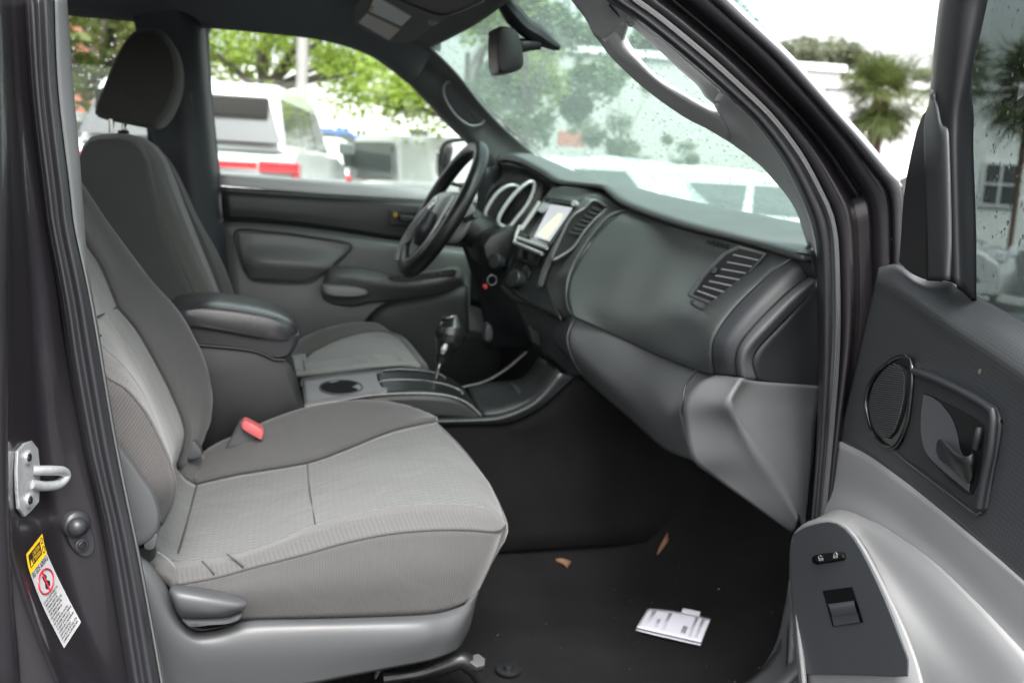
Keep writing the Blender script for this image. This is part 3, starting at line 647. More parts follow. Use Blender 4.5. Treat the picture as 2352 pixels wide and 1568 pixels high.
def SQ(u, v, lift=0):
    a = P(scr[0][0], scr[0][1], sy[0]).lerp(P(scr[1][0], scr[1][1], sy[1]), u); b = P(scr[3][0], scr[3][1], sy[3]).lerp(P(scr[2][0], scr[2][1], sy[2]), u)
    return a.lerp(b, v)-AWAY*lift
scrm = mat('lit_screen_grey', (.3, .3, .32), .3, emit=(.62, .64, .68, .20))
mapm = mat('lit_screen_map', (.3, .3, .2), .3, emit=(.88, .90, .66, .25))
def quadg(pts): return dict(v=pts, f=orient(pts, [(0, 1, 2, 3)]), uv=[(0, 0)]*4)
pg = [SQ(u, v, .013) for u, v in ((.55, .2), (.78, .22), (.86, .45), (.80, .96), (.12, .94), (.3, .6))]
part('touch_screen', [(quadg([SQ(0, 0, .012), SQ(1, 0, .012), SQ(1, 1, .012), SQ(0, 1, .012)]), scrm),
    (dict(v=pg, f=orient(pg, [tuple(range(6))]), uv=[(0, 0)]*6), mapm)], rad, label='lit screen with pale map')
part('disc_slot', (prism([(1262, 458, .86), (1322, 466, .76), (1318, 471, .76), (1260, 463, .86)], AWAY*.01-AWAY*.014), PLD), rad)
part('volume_knob', (disc(P(1318, 467, .745), Vv((-.8, -.5, .3)), .007, .007, .01, 14), SILV), rad)
part('side_button_row', (tube([(1240, 464, .90), (1222, 492, .90), (1197, 528, .90)], .006), SILV), rad)
part('trim_bar', (tube([(1189, 547, .885), (1220, 558, .83), (1256, 570, .765)], .0045), SILV), rad)
part('trim_bar', (tube([(1181, 556, .895), (1215, 570, .83), (1246, 583, .775)], .0045), SILV), rad)
part('frame_spar', (loft([[(1345, 452, .745), (1322, 478, .745), (1288, 535, .745), (1262, 580, .745), (1243, 620, .745), (1232, 660, .745)],
    [(1358, 455, .72), (1334, 480, .72), (1302, 530, .72), (1272, 580, .725), (1258, 615, .73), (1242, 660, .735)]], 30, 4), mat('spar_grey', (.17, .17, .175), .35, metal=.3)), rad, th=.01)
part('clock_panel', (prism([(1187, 564, .90), (1245, 583, .79), (1233, 612, .79), (1183, 594, .90)], AWAY*.015), PLD), dash, bev=.003)
part('clock_window', (prism([(1193, 570, .885), (1238, 585, .79), (1229, 605, .79), (1190, 590, .885)], AWAY*.01), GLB), dash, bev=.001)
cvent = [(1363, 460), (1341, 479), (1310, 503), (1278, 568), (1268, 592), (1274, 596), (1315, 570), (1342, 532), (1367, 504), (1392, 481), (1390, 474)]
cv = part('centre_vent', (prism([(x, y, .695) for x, y in cvent], AWAY*.02), PLB), dash)
part('vent_frame', (tube([(x, y, .69) for x, y in cvent], .004, closed=True, n=70), mat('spar_grey', (.2, .2, .2), .4)), cv)
for k in range(7):
    t = k/7; a = (1366-62*t, 474+66*t); b = (1393-66*t, 486+58*t)
    part('vent_slat', (prism([(a[0]-4, a[1], .688), (b[0], b[1], .688), (b[0]-3, b[1]+5, .688), (a[0]-7, a[1]+5, .688)], AWAY*.012), PLD), cv)
# knobs and switches below
for (x, y, ra) in ((1206, 628, .02), (1215, 668, .028), (1180, 640, .022)):
    kn = part('climate_knob', (disc(P(x, y, .84), Vv((-.9, -.3, .25)), ra, ra, .025, 24), PLB), dash)
part('warning_light', (tube([(1225, 642, .81), (1224, 660, .81), (1219, 678, .81)], .0022), mat('red_paint', (.5, .03, .03), .4)), dash)
col = part('column_shroud', (slab([(1095, 560), (1120, 530), (1180, 515), (1190, 545), (1180, 600), (1150, 625), (1115, 610), (1100, 590)], 1.02, 1.2, mn=.4, ref=1.05), PLB), dash)
part('ignition_ring', (disc(P(1136, 600, 1.0), Vv((-.8, -.5, .2)), .018, .018, .02, 20), PLD), col)
part('key_ring', (tube([(1120, 640, .98), (1128, 632, .98), (1138, 636, .98), (1140, 648, .98), (1130, 655, .98), (1121, 650, .98)], .0016, closed=True, n=30), mat('key_steel', (.22, .22, .22), .35, metal=.3)), col)
part('key_tag', (slab([(1109, 655), (1117, 653), (1119, 661), (1112, 664)], .975, .99, mn=.6, ref=.98), mat('red_tag', (.6, .03, .03), .4)), col)
part('knee_panel', (loft([[(1060, 560, 1.25), (1100, 530, 1.2), (1130, 520, 1.12), (1170, 560, 1.05)], [(1080, 620, 1.25), (1110, 620, 1.2), (1150, 640, 1.12), (1190, 680, .98)],
    [(1100, 680, 1.28), (1130, 700, 1.22), (1160, 720, 1.12), (1200, 760, 1.0)], [(1120, 800, 1.3), (1150, 800, 1.25), (1180, 800, 1.2), (1220, 800, 1.1)]], 16, 5), PLD), dash, th=.01)
part('parking_brake', (slab([(1118, 745), (1128, 745), (1134, 765), (1130, 785), (1116, 785), (1114, 765)], 1.05, 1.09, mn=.5, ref=1.05), PLG2), dash)
part('lower_switch_panel', (loft([[(1172, 600, .96), (1180, 650, .90), (1182, 700, .88), (1192, 730, .88), (1220, 790, .84), (1280, 842, .74), (1310, 862, .66)],
    [(1260, 660, .76), (1250, 690, .76), (1240, 700, .80), (1262, 716, .76), (1290, 740, .70), (1318, 800, .64), (1335, 860, .62)]], 26, 6), mat('lower_dark_grey', (.05, .052, .056), .5, grain=.1)), dash, th=.01)
for pts in ([(1212, 745), (1240, 762), (1246, 800), (1222, 785)], [(1250, 775), (1268, 800), (1276, 835), (1252, 815)]):
    part('power_socket', (prism([(x, y, .78) for x, y in pts], AWAY*.01), PLB), dash, bev=.003)
# glove box airbag panel
png_ = loft([
    [(1442, 479, .615), (1500, 500, .52), (1568, 522, .42), (1702, 556, .25), (1825, 592, .10)],
    [(1400, 508, .63), (1470, 530, .52), (1560, 556, .42), (1690, 590, .25), (1790, 612, .11)],
    [(1352, 560, .645), (1430, 590, .53), (1530, 615, .42), (1650, 645, .25), (1726, 662, .12)],
    [(1315, 625, .65), (1400, 660, .54), (1500, 690, .42), (1600, 718, .25), (1676, 712, .13)],
    [(1303, 670, .64), (1385, 712, .54), (1480, 748, .42), (1585, 775, .25), (1640, 766, .135)],
    [(1308, 705, .62), (1390, 745, .53), (1480, 790, .42), (1580, 828, .25), (1631, 815, .14)],
    [(1318, 726, .60), (1400, 765, .52), (1490, 808, .42), (1585, 845, .25), (1638, 862, .15)]], 40, 6)
pn = part('airbag_panel', (png_, PLD2), dash, th=.006); PNT = surf(png_)
part('panel_edge', (tube([(1440, 481, .625), (1395, 500, .64), (1345, 560, .655), (1312, 620, .66), (1302, 665, .65), (1306, 705, .63), (1316, 722, .61)], .004), PLG2), dash)
qa = hit(PNT, 1622, 560, .004); qb = hit(PNT, 1671, 572, .004); qc = hit(PNT, 1627, 550, .004); wx = (qb-qa).length

part('airbag_lettering', (text('AIRBAG', qa, (qb-qa)/3.3, (qc-qa)/.75, lift=.002, bold=.02), mat('letter_dark', (.012, .012, .012), .6)), pn)
vp = [(1693, 565), (1760, 582), (1753, 593), (1712, 636), (1648, 704), (1640, 703), (1580, 680), (1582, 671), (1612, 632), (1660, 582)]
vyy = lambda x, y: .26-(x-1580)/180*.10
def VP(x, y, d=0): return P(x, y, vyy(x, y))-AWAY*(.006+d)
sv = part('side_vent', (prism(vp, AWAY*.012, f=lambda a, b: VP(a, b)), mat('vent_grey', (.17, .18, .185), .4)), dash, bev=.002)
vi = [(1694, 572), (1750, 586), (1708, 634), (1645, 697), (1590, 676), (1618, 634), (1664, 587)]
part('vent_opening', (prism(vi, AWAY*.01, f=lambda a, b: VP(a, b, .0015)), PLB), sv)
for k in range(7):
    t = (k+.6)/7; ax, ay = 1690-96*t, 574+96*t+8*math.sin(t*3.1); bx, by = 1748-100*t, 588+104*t
    part('vent_slat', (prism([(ax, ay), (bx, by), (bx-2, by+4), (ax-2, ay+4)], AWAY*.012, f=lambda a, b: VP(a, b, .005)), mat('slat_grey', (.40, .42, .43), .4)), sv, bev=.0008)
part('vent_tab', (disc(VP(1636, 622, .008), Vv((-.7, -.6, .3)), .006, .006, .008, 14), PLD), sv)
part('vent_wheel', (slab([(1596, 690), (1606, 692), (1622, 700), (1616, 712), (1604, 708), (1594, 700)], .232, .25, ref=.232, mn=.6), PLG2), sv)
# dash end
part('dash_end_cap', (loft([
    [(1826, 590, .10), (1760, 634, .11), (1682, 712, .12), (1644, 766, .125), (1634, 806, .13), (1640, 862, .14)],
    [(1850, 604, .085), (1790, 650, .09), (1718, 722, .095), (1676, 776, .10), (1664, 815, .105), (1668, 866, .115)],
    [(1866, 634, .08), (1812, 672, .08), (1746, 738, .085), (1704, 786, .09), (1690, 825, .095), (1692, 868, .10)]], 30, 5), PLD), dash, th=.006)
part('end_ridge', (loft([
    [(1866, 630, .078), (1812, 670, .078), (1746, 734, .082), (1704, 784, .088), (1690, 822, .092), (1692, 866, .10)],
    [(1875, 642, .06), (1824, 684, .06), (1766, 744, .064), (1718, 796, .070), (1706, 830, .075), (1710, 870, .08)],
    [(1877, 655, .075), (1840, 695, .075), (1790, 748, .08), (1742, 800, .085), (1728, 832, .09), (1738, 872, .095)]], 30, 5), PLG2), dash, th=.006)
part('end_recess', (loft([[(1882, 655, .085), (1845, 695, .085), (1795, 748, .085), (1745, 800, .088), (1730, 832, .09), (1740, 874, .095)],
    [(1882, 700, .095), (1860, 740, .095), (1830, 780, .095), (1800, 820, .095), (1790, 850, .095), (1795, 882, .097)],
    [(1885, 760, .10), (1884, 800, .10), (1884, 820, .10), (1884, 840, .10), (1884, 860, .10), (1884, 890, .10)]], 30, 5), mat('recess_plastic', (.028, .030, .034), .5, grain=.1)), dash, th=.006)
part('pillar_gasket', (slab([(1850, 582), (1872, 575), (1880, 600), (1878, 640), (1864, 630), (1858, 610)], .05, .09, ref=.06, mn=.6), RUB), dash)
# lower glove trim
GLV = mat('glove_grey_plastic', (.140, .145, .152), .56, grain=.12, var=.05)
gl = part('glove_box', (loft([
    [(1330, 712, .625), (1400, 748, .54), (1500, 800, .42), (1590, 842, .26), (1645, 862, .16)],
    [(1318, 730, .62), (1390, 772, .53), (1490, 826, .41), (1575, 872, .25), (1625, 885, .155)],
    [(1304, 770, .615), (1375, 826, .53), (1470, 880, .41), (1535, 935, .25), (1568, 930, .155)],
    [(1308, 810, .62), (1370, 862, .54), (1455, 930, .43), (1525, 985, .27), (1572, 985, .15)],
    [(1325, 855, .66), (1380, 905, .58), (1450, 965, .48), (1525, 1030, .30), (1592, 1058, .14)]], 36, 6), GLV), dash, th=.006)
part('glove_latch', (prism([(1334, 806, .60), (1365, 838, .56), (1405, 885, .50), (1408, 890, .50), (1380, 870, .53), (1345, 835, .58)], AWAY*.006-AWAY*.010), PLD), gl, bev=.001)
part('glove_seam', (tube([(1330, 714, .622), (1308, 755, .612), (1303, 785, .612), (1316, 825, .615), (1330, 850, .62)], .0022), PLG2), gl)
part('glove_seam', (tube([(1600, 850, .19), (1575, 885, .165), (1568, 930, .15), (1575, 965, .15), (1640, 1060, .13), (1700, 1125, .11)], .0018), PLB), gl)
part('stack_lower_trim', (loft([[(1180, 598, .95), (1195, 640, .90), (1240, 700, .82), (1270, 728, .76), (1322, 712, .63)],
    [(1183, 640, .95), (1200, 680, .90), (1240, 735, .80), (1270, 760, .74), (1306, 768, .625)],
    [(1215, 690, .90), (1240, 730, .85), (1262, 770, .78), (1285, 800, .70), (1312, 828, .63)]], 22, 5), mat('mid_lower_grey', (.085, .088, .094), .48, grain=.1)), dash, th=.008)
part('kick_trim', (loft([
    [(1643, 860, .138), (1603, 880, .136), (1571, 925, .134), (1572, 975, .132), (1590, 1054, .12), (1640, 1096, .11), (1720, 1153, .08), (1818, 1224, .06)],
    [(1690, 866, .09), (1660, 900, .085), (1650, 930, .08), (1672, 975, .08), (1710, 1050, .07), (1765, 1130, .06), (1825, 1215, .05)],
    [(1704, 868, .07), (1686, 900, .065), (1680, 925, .06), (1700, 970, .06), (1740, 1040, .055), (1790, 1110, .05), (1832, 1190, .04)],
    [(1742, 876, .09), (1716, 905, .085), (1702, 935, .08), (1730, 985, .075), (1780, 1040, .07), (1822, 1110, .06), (1838, 1190, .05)],
    [(1884, 886, .10), (1880, 930, .10), (1875, 960, .095), (1872, 1000, .09), (1868, 1060, .08), (1860, 1130, .07), (1850, 1210, .05)]], 36, 6), GLV), T, th=.006)

# ---- steering wheel
SC = Vv((.466, 1.13, 1.19)); su = Vv((.475, 0, .88)); sx = Vv((0, 1, 0)); sn = Vv((.88, 0, -.475))
sw = part('steering_wheel', (tube([SC+su*.176*math.cos(a)+sx*.182*math.sin(a) for a in [2*math.pi*i/24 for i in range(24)]], .0185, closed=True, n=96, seg=14), LEATH), T)
part('wheel_hub', (slab([SC+su*a+sn*b for a, b in ((.055, .01), (.06, .03), (.03, .07), (-.05, .07), (-.075, .03), (-.06, .0), (-.02, -.025), (.03, -.02))], 1.05, 1.21, mn=.45, ref=0, rnd=.4), mat('hub_grey', (.42, .42, .425), .35)), sw)
for a in (1, -1):
    part('wheel_spoke', (loft([[SC+sx*a*.06+su*.03+sn*.0, SC+sx*a*.12+su*.02+sn*.0, SC+sx*a*.178+su*.02], [SC+sx*a*.06-su*.03-sn*.01, SC+sx*a*.12-su*.015-sn*.006, SC+sx*a*.178-su*.03]], 10, 5), SILV), sw, th=.012)
    part('wheel_spoke', (loft([[SC+sx*a*.02-su*.06, SC+sx*a*.05-su*.11, SC+sx*a*.085-su*.16], [SC+sx*a*.05-su*.05-sn*.01, SC+sx*a*.085-su*.09-sn*.01, SC+sx*a*.12-su*.135-sn*.002]], 10, 5), SILV), sw, th=.012)
part('wheel_badge', (tube([SC-sn*.028+su*.018*math.cos(a)+sx*.025*math.sin(a) for a in [2*math.pi*i/12 for i in range(12)]], .0025, closed=True, n=36), CHR), sw)
part('wheel_badge', (tube([SC-sn*.029+su*.017*math.cos(a)+sx*.010*math.sin(a) for a in [2*math.pi*i/12 for i in range(12)]], .002, closed=True, n=30), CHR), sw)
def PWH(px, py, d=0):
    r_ = ray(px, py); return CAM+r_*(sn.dot(SC-sn*d-CAM)/sn.dot(r_))
part('spoke_trim', (tube([PWH(914, 600, .006), PWH(920, 578, .012), PWH(940, 538, .018), PWH(968, 497, .022), PWH(990, 470, .022)], [.009, .013, .012, .010, .007]), SILV), sw)
part('spoke_trim', (tube([PWH(922, 604, .008), PWH(948, 590, .014), PWH(984, 548, .02), PWH(1018, 492, .02), PWH(1040, 452, .012)], [.007, .005, .004, .004, .004]), SILV), sw)
part('wheel_pad', (tube([PWH(958, 560, .02), PWH(975, 525, .026), PWH(992, 492, .026)], [.010, .022, .016]), PLD), sw)
part('wheel_button', (disc(SC-sn*.012+sx*-.09+su*.0, -sn, .008, .008, .01, 14), CHR), sw)
part('column_stalk', (tube([SC+sn*.05-sx*.05, SC+sn*.045-sx*.13+su*.01, SC+sn*.04-sx*.19+su*.02], [.009, .007, .010]), PLB), sw)
part('column', (tube([SC+sn*.03, SC+sn*.22], [.045, .055], seg=18), PLB), sw)
part('wiper_stalk', (tube([(1195, 520, 1.0), (1186, 540, .99), (1182, 556, .98)], [.007, .005, .003]), SILV), sw)

# ---- console
cb = part('console', (slab([(410, 780), (520, 792), (600, 803), (645, 820), (668, 835), (684, 870), (695, 930), (712, 955), (700, 1040), (560, 1120), (420, 1120)], .665, .86, ref=.665, mn=.93, rnd=.2), mat('console_dark', (.016, .017, .019), .5, grain=.12)), T)
CL = mat('armrest_vinyl', (.075, .075, .082), .24, grain=.10)
part('armrest_lid', (slab([(380, 712), (395, 702), (450, 694), (520, 697), (600, 710), (655, 728), (682, 748), (686, 768), (676, 785), (600, 780), (500, 762), (400, 745), (380, 735)], .645, .87, ref=.68, mn=.55, power=2.4, rnd=.42), CL), cb)
part('lid_skirt', (slab([(390, 745), (500, 758), (600, 776), (684, 770), (686, 790), (672, 815), (655, 823), (632, 822), (612, 812), (560, 800), (440, 788), (390, 786)], .66, .86, ref=.66, mn=.92, rnd=.2), mat('lid_side', (.032, .034, .040), .4, grain=.1)), cb)
part('lid_gap', (tube([(430, 790, .66), (560, 802, .66), (606, 814, .66), (630, 825, .66), (655, 826, .66)], .003), PLB), cb)
plate = part('console_plate', (loft([[(692, 868, .85), (760, 858, .85), (846, 849, .85), (890, 846, .85)], [(699, 931, .70), (770, 920, .70), (860, 906, .70), (890, 903, .70)]], 20, 6), mat('plate_silver_grey', (.36, .35, .365), .38, metal=.35)), cb, th=.004)
cc = (P(783, 895, .775)); 
def zpl(px, py): return P(px, py, .70+(932-py-(px-700)*.13)/62*.15)
hx = [zpl(783+49*math.cos(a), 894+16.5*math.sin(a)) for a in [2*math.pi*i/20 for i in range(20)]]
part('cup_holder', [(dict(v=[p+Vv((0, 0, .004)) for p in hx]+[p+Vv((0, 0, -.03))+(cc-p)*.05 for p in hx], f=[(i, (i+1) % 20, (i+1) % 20+20, i+20) for i in range(20)]+[tuple(range(20, 40))], uv=[(0, 0)]*40), mat('cup_shade_black', (.004, .004, .004), .6, spec=.15)),
    (dict(v=[p+Vv((0, 0, .0045)) for p in hx], f=[tuple(range(20))], uv=[(0, 0)]*20), mat('cup_shade_black', (.004, .004, .004), .6, spec=.15))], cb)  # black cap paints the cup's inner shade; the plate has no hole
part('cup_rim', (tube([p+Vv((0, 0, .005)) for p in hx[::2]], .0018, closed=True, n=50), PLG2), cb)
sh = part('shifter_surround', (loft([[(862, 849, .85), (900, 846, .85), (960, 848, .85), (1020, 860, .85), (1060, 885, .85), (1075, 905, .85)],
    [(868, 872, .78), (920, 868, .78), (980, 870, .78), (1040, 886, .78), (1075, 908, .78), (1090, 925, .78)],
    [(885, 905, .70), (940, 900, .70), (1000, 904, .70), (1050, 915, .70), (1090, 935, .70), (1106, 955, .70)]], 24, 5), PLB), cb, th=.004)
DSV = mat('dim_silver', (.26, .265, .27), .35, metal=.2)
part('gate_frame', (tube([(884, 850, .83), (940, 848, .83), (1000, 856, .83), (1022, 868, .82), (1010, 874, .81), (950, 864, .81), (886, 862, .81)], .0022, closed=True, n=60), DSV), cb)
part('gear_window_frame', (tube([(874, 876, .77), (940, 872, .77), (1010, 880, .77), (1055, 895, .77), (1058, 905, .75), (1000, 894, .75), (930, 890, .75), (872, 896, .75)], .0024, closed=True, n=60), DSV), cb)
part('gear_window', (prism([(880, 880, .765), (940, 876, .765), (1010, 884, .765), (1050, 897, .765), (1000, 890, .755), (930, 886, .755), (878, 890, .755)], AWAY*.004), GLB), cb)
part('plate_bevel', (tube([(697, 934, .695), (770, 922, .695), (860, 907, .695), (960, 903, .695), (1030, 909, .695), (1075, 927, .695), (1106, 955, .695)], .0028), DSV), cb)
part('console_side', (loft([[(700, 938, .692), (780, 925, .692), (870, 911, .692), (960, 907, .692), (1030, 913, .692), (1072, 931, .692), (1105, 957, .692)],
    [(715, 958, .69), (790, 958, .69), (870, 960, .69), (960, 962, .69), (1030, 963, .69), (1072, 962, .69), (1106, 960, .69)]], 28, 4), mat('console_dark', (.016, .017, .019), .5)), cb, th=.006)
part('console_rail', (loft([[(690, 940, .68), (716, 956, .67), (800, 964, .665), (1000, 960, .665), (1105, 956, .665), (1150, 949, .66), (1211, 924, .655), (1250, 890, .65), (1282, 850, .645)],
    [(690, 952, .668), (716, 966, .655), (800, 974, .65), (1000, 968, .65), (1105, 965, .65), (1155, 959, .645), (1216, 934, .64), (1256, 900, .64), (1290, 858, .635)],
    [(690, 960, .67), (716, 974, .66), (800, 985, .66), (1000, 978, .66), (1105, 976, .66), (1168, 972, .655), (1227, 946, .65), (1272, 912, .645), (1320, 866, .64)]], 40, 4), mat('rail_grey', (.032, .035, .038), .42, grain=.08)), cb, th=.008)
part('console_lower_side', (loft([[(690, 955, .675), (716, 972, .668), (800, 983, .668), (1000, 976, .668), (1105, 974, .668), (1168, 970, .663), (1227, 944, .658), (1272, 910, .653), (1320, 864, .648)],
    [(690, 1060, .66), (716, 1060, .66), (800, 1060, .66), (1000, 1060, .66), (1105, 1060, .66), (1200, 1060, .66), (1340, 1040, .66), (1460, 1020, .66), (1560, 1000, .66)],
    [(690, 1290, .61), (716, 1290, .61), (800, 1290, .61), (1000, 1280, .61), (1105, 1270, .61), (1240, 1260, .61), (1400, 1250, .61), (1540, 1240, .61), (1700, 1210, .61)]], 30, 4), CARP), cb, th=.008)
part('console_tray', [(loft([[(1106, 955, .69), (1160, 948, .685), (1230, 915, .68), (1285, 850, .67)], [(1075, 895, .84), (1130, 880, .84), (1200, 870, .84), (1240, 820, .84)]], 16, 4), mat('tray_black', (.012, .012, .014), .5)),
    (prism([(1170, 880, .80), (1178, 880, .80), (1225, 925, .69), (1212, 930, .69)], AWAY*.012), PLD)], cb, th=.003)
part('console_arch', (tube([(1060, 890, .85), (1110, 878, .85), (1160, 850, .85), (1210, 808, .85)], .005), PLB), cb)
KNB = mat('knob_black', (.022, .023, .024), .24)
gk = part('gear_lever', (tube([(1037, 728, .77), (1038, 738, .77), (1036, 760, .77), (1030, 782, .77), (1022, 802, .77), (1014, 822, .77), (1011, 834, .77)], [.016, .030, .034, .032, .022, .014, .011], seg=20, n=40), KNB), cb)
part('lever_shaft', (tube([(1012, 830, .77), (1007, 846, .77), (1002, 868, .775)], .0036), CHR), cb)
part('lever_button', (tube([(1025, 790, .738), (1020, 800, .738), (1016, 812, .74)], [.004, .007, .004], n=14), SILV), cb)
part('lever_cap', (tube([(1016, 736, .77), (1026, 730, .765), (1045, 729, .765), (1060, 737, .77)], [.004, .006, .006, .004]), GLB), cb)
part('footwell_speaker', (disc(P(1080, 830, 1.38), Vv((0, -1, 0)), .09, .09, .01, 30), PLB), T)

# ---- driver seat
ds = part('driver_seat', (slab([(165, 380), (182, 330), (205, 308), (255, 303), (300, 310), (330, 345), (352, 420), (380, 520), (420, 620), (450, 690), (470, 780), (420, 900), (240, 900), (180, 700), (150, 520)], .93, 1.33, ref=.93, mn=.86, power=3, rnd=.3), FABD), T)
BOLF = mat('lit_bolster_fabric', (.165, .16, .155), .94, grain=.25, gscale=700, var=.06, spec=.12, sheen=.25)  # seat cloth lightened to paint front light onto the driver bolsters
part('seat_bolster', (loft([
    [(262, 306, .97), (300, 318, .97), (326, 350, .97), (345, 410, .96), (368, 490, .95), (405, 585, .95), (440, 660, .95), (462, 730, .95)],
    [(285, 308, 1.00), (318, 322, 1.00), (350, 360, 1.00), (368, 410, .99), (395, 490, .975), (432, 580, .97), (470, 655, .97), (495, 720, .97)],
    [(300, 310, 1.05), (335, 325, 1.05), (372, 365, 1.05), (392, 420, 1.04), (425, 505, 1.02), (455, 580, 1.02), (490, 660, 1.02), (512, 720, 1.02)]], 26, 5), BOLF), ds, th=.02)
part('back_insert', (loft([
    [(290, 309, 1.03), (326, 320, 1.04), (360, 350, 1.04), (385, 410, 1.03), (412, 480, 1.02), (440, 560, 1.01), (475, 640, 1.01), (500, 700, 1.01)],
    [(310, 312, 1.12), (340, 322, 1.12), (372, 350, 1.14), (400, 410, 1.14), (420, 470, 1.14), (445, 540, 1.12), (480, 630, 1.12), (510, 710, 1.12)],
    [(318, 318, 1.22), (350, 332, 1.22), (385, 372, 1.22), (408, 425, 1.22), (424, 470, 1.22), (455, 545, 1.22), (490, 630, 1.22), (520, 710, 1.22)]], 26, 5), FABL), ds, th=.02)
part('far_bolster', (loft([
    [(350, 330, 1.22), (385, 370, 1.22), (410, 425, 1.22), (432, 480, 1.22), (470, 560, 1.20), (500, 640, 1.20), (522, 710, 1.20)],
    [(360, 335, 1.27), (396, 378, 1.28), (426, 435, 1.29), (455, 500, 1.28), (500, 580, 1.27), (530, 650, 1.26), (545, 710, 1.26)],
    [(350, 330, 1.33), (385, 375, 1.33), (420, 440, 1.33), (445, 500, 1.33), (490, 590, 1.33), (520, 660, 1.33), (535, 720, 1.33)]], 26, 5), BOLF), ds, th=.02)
part('headrest', (slab([(348, 64), (318, 66), (296, 82), (270, 122), (243, 185), (219, 245), (216, 262), (228, 271), (280, 282), (335, 292), (362, 290), (388, 262), (408, 215), (414, 170), (408, 125), (393, 92), (372, 70)], 1.02, 1.26, ref=1.06, mn=.72, power=2.2, rnd=.4), mat('headrest_fabric', (.10, .096, .092), .94, grain=.25, gscale=700, spec=.1, sheen=.2)), ds)
for y_, x_ in ((1.06, 256), (1.20, 285)):
    part('headrest_post', (tube([(x_, 255, y_), (x_, 280, y_), (x_+1, 320, y_)], .006), CHR), ds)
part('post_collar', (slab([(272, 300), (290, 298), (296, 304), (290, 310), (272, 308)], 1.18, 1.22, ref=1.2, mn=.6), PLB), ds)
part('cushion', (loft([
    [(672, 870, .93), (760, 862, .93), (850, 850, .93), (920, 845, .93), (968, 845, .94)],
    [(680, 858, .92), (760, 850, .915), (850, 840, .915), (920, 836, .92), (966, 836, .94)],
    [(690, 845, .96), (760, 838, .95), (850, 828, .95), (910, 828, .95), (962, 834, .96)],
    [(700, 826, 1.05), (770, 805, 1.06), (840, 795, 1.06), (900, 798, 1.06), (948, 815, 1.06)],
    [(720, 808, 1.18), (780, 780, 1.2), (835, 764, 1.22), (880, 762, 1.22), (915, 775, 1.22)]], 26, 5), FABL), ds, th=.04)
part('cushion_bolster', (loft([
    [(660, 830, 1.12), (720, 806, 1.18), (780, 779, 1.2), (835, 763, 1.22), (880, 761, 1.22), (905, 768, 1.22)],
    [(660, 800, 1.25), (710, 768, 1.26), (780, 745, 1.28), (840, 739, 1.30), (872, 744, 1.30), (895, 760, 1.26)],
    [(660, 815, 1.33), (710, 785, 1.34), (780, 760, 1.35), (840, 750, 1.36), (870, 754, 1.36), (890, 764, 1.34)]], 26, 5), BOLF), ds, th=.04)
part('cushion_rear_tab', (loft([[(672, 816, .95), (700, 812, .98), (702, 816, .98)], [(680, 858, .93), (706, 853, .93), (704, 853, .93)]], 10, 3), FABL), ds, th=.01)
part('cushion_front', (loft([[(968, 846, .94), (962, 834, .96), (948, 815, 1.06), (915, 775, 1.22), (890, 762, 1.30)], [P(968, 846, .94)+Vv((-.03, 0, -.2)), P(962, 834, .96)+Vv((-.03, 0, -.2)), P(948, 815, 1.06)+Vv((-.03, 0, -.2)), P(915, 775, 1.22)+Vv((-.03, 0, -.2)), P(890, 762, 1.30)+Vv((-.03, 0, -.2))]], 16, 3), FABD), ds, th=.02)

# ---- passenger seat
c0 = [(385, 1400, .118), (447, 1432, .115), (560, 1424, .11), (700, 1420, .11), (784, 1418, .11), (951, 1412, .11), (1018, 1404, .12), (1074, 1384, .14), (1100, 1357, .17)]
cm = [(385, 1375, .105), (440, 1385, .10), (560, 1362, .10), (700, 1345, .10), (784, 1332, .10), (951, 1315, .10), (1040, 1312, .11), (1105, 1302, .13), (1133, 1285, .17)]
c1 = [(392, 1345, .115), (500, 1325, .115), (583, 1302, .118), (700, 1272, .12), (784, 1248, .12), (884, 1227, .12), (984, 1217, .122), (1068, 1216, .13), (1140, 1220, .15), (1162, 1206, .185)]
c15 = [(378, 1308, .15), (510, 1292, .148), (600, 1266, .148), (715, 1228, .15), (800, 1203, .15), (890, 1185, .15), (980, 1178, .15), (1068, 1180, .155), (1130, 1190, .17), (1161, 1202, .19)]
c2 = [(395, 1290, .195), (520, 1277, .20), (633, 1242, .20), (724, 1204, .20), (850, 1171, .20), (970, 1156, .20), (1070, 1158, .20), (1130, 1172, .20), (1160, 1198, .20)]
r2 = [(425, 1200, .37), (560, 1172, .37), (712, 1131, .37), (830, 1093, .37), (950, 1062, .37), (1040, 1055, .37), (1110, 1090, .37)]
c3 = [(450, 1114, .54), (550, 1091, .54), (706, 1064, .54), (800, 1031, .55), (900, 992, .55), (1003, 968, .55)]
r4 = [(455, 1090, .575), (540, 1050, .575), (680, 1006, .58), (800, 975, .585), (900, 958, .585), (960, 962, .58), (1001, 970, .562)]
c4 = [(452, 1075, .61), (500, 1034, .61), (560, 1006, .61), (640, 971, .61), (720, 945, .615), (800, 932, .62), (870, 930, .62), (925, 939, .618), (962, 952, .608), (986, 963, .59), (998, 971, .57)]
ps = part('passenger_seat', [(loft([c0, cm, c1], 50, 6), FABS)], T, th=.02)
part('near_bolster', (loft([c1, c15, c2], 60, 7), FABW), ps, th=.02)
part('cushion_insert', (loft([c2, [(410, 1245, .285), (540, 1222, .285), (718, 1165, .285), (840, 1130, .285), (960, 1106, .285), (1060, 1105, .285), (1138, 1140, .285)], r2, c3], 70, 8), FABI), ps, th=.02)
part('far_bolster', (loft([c3, r4, c4, [P(*p)+Vv((-.022, .03, -.03)) for p in c4], [P(*p)+Vv((-.05, .03, -.15)) for p in c4]], 50, 6), FABD), ps, th=.01)
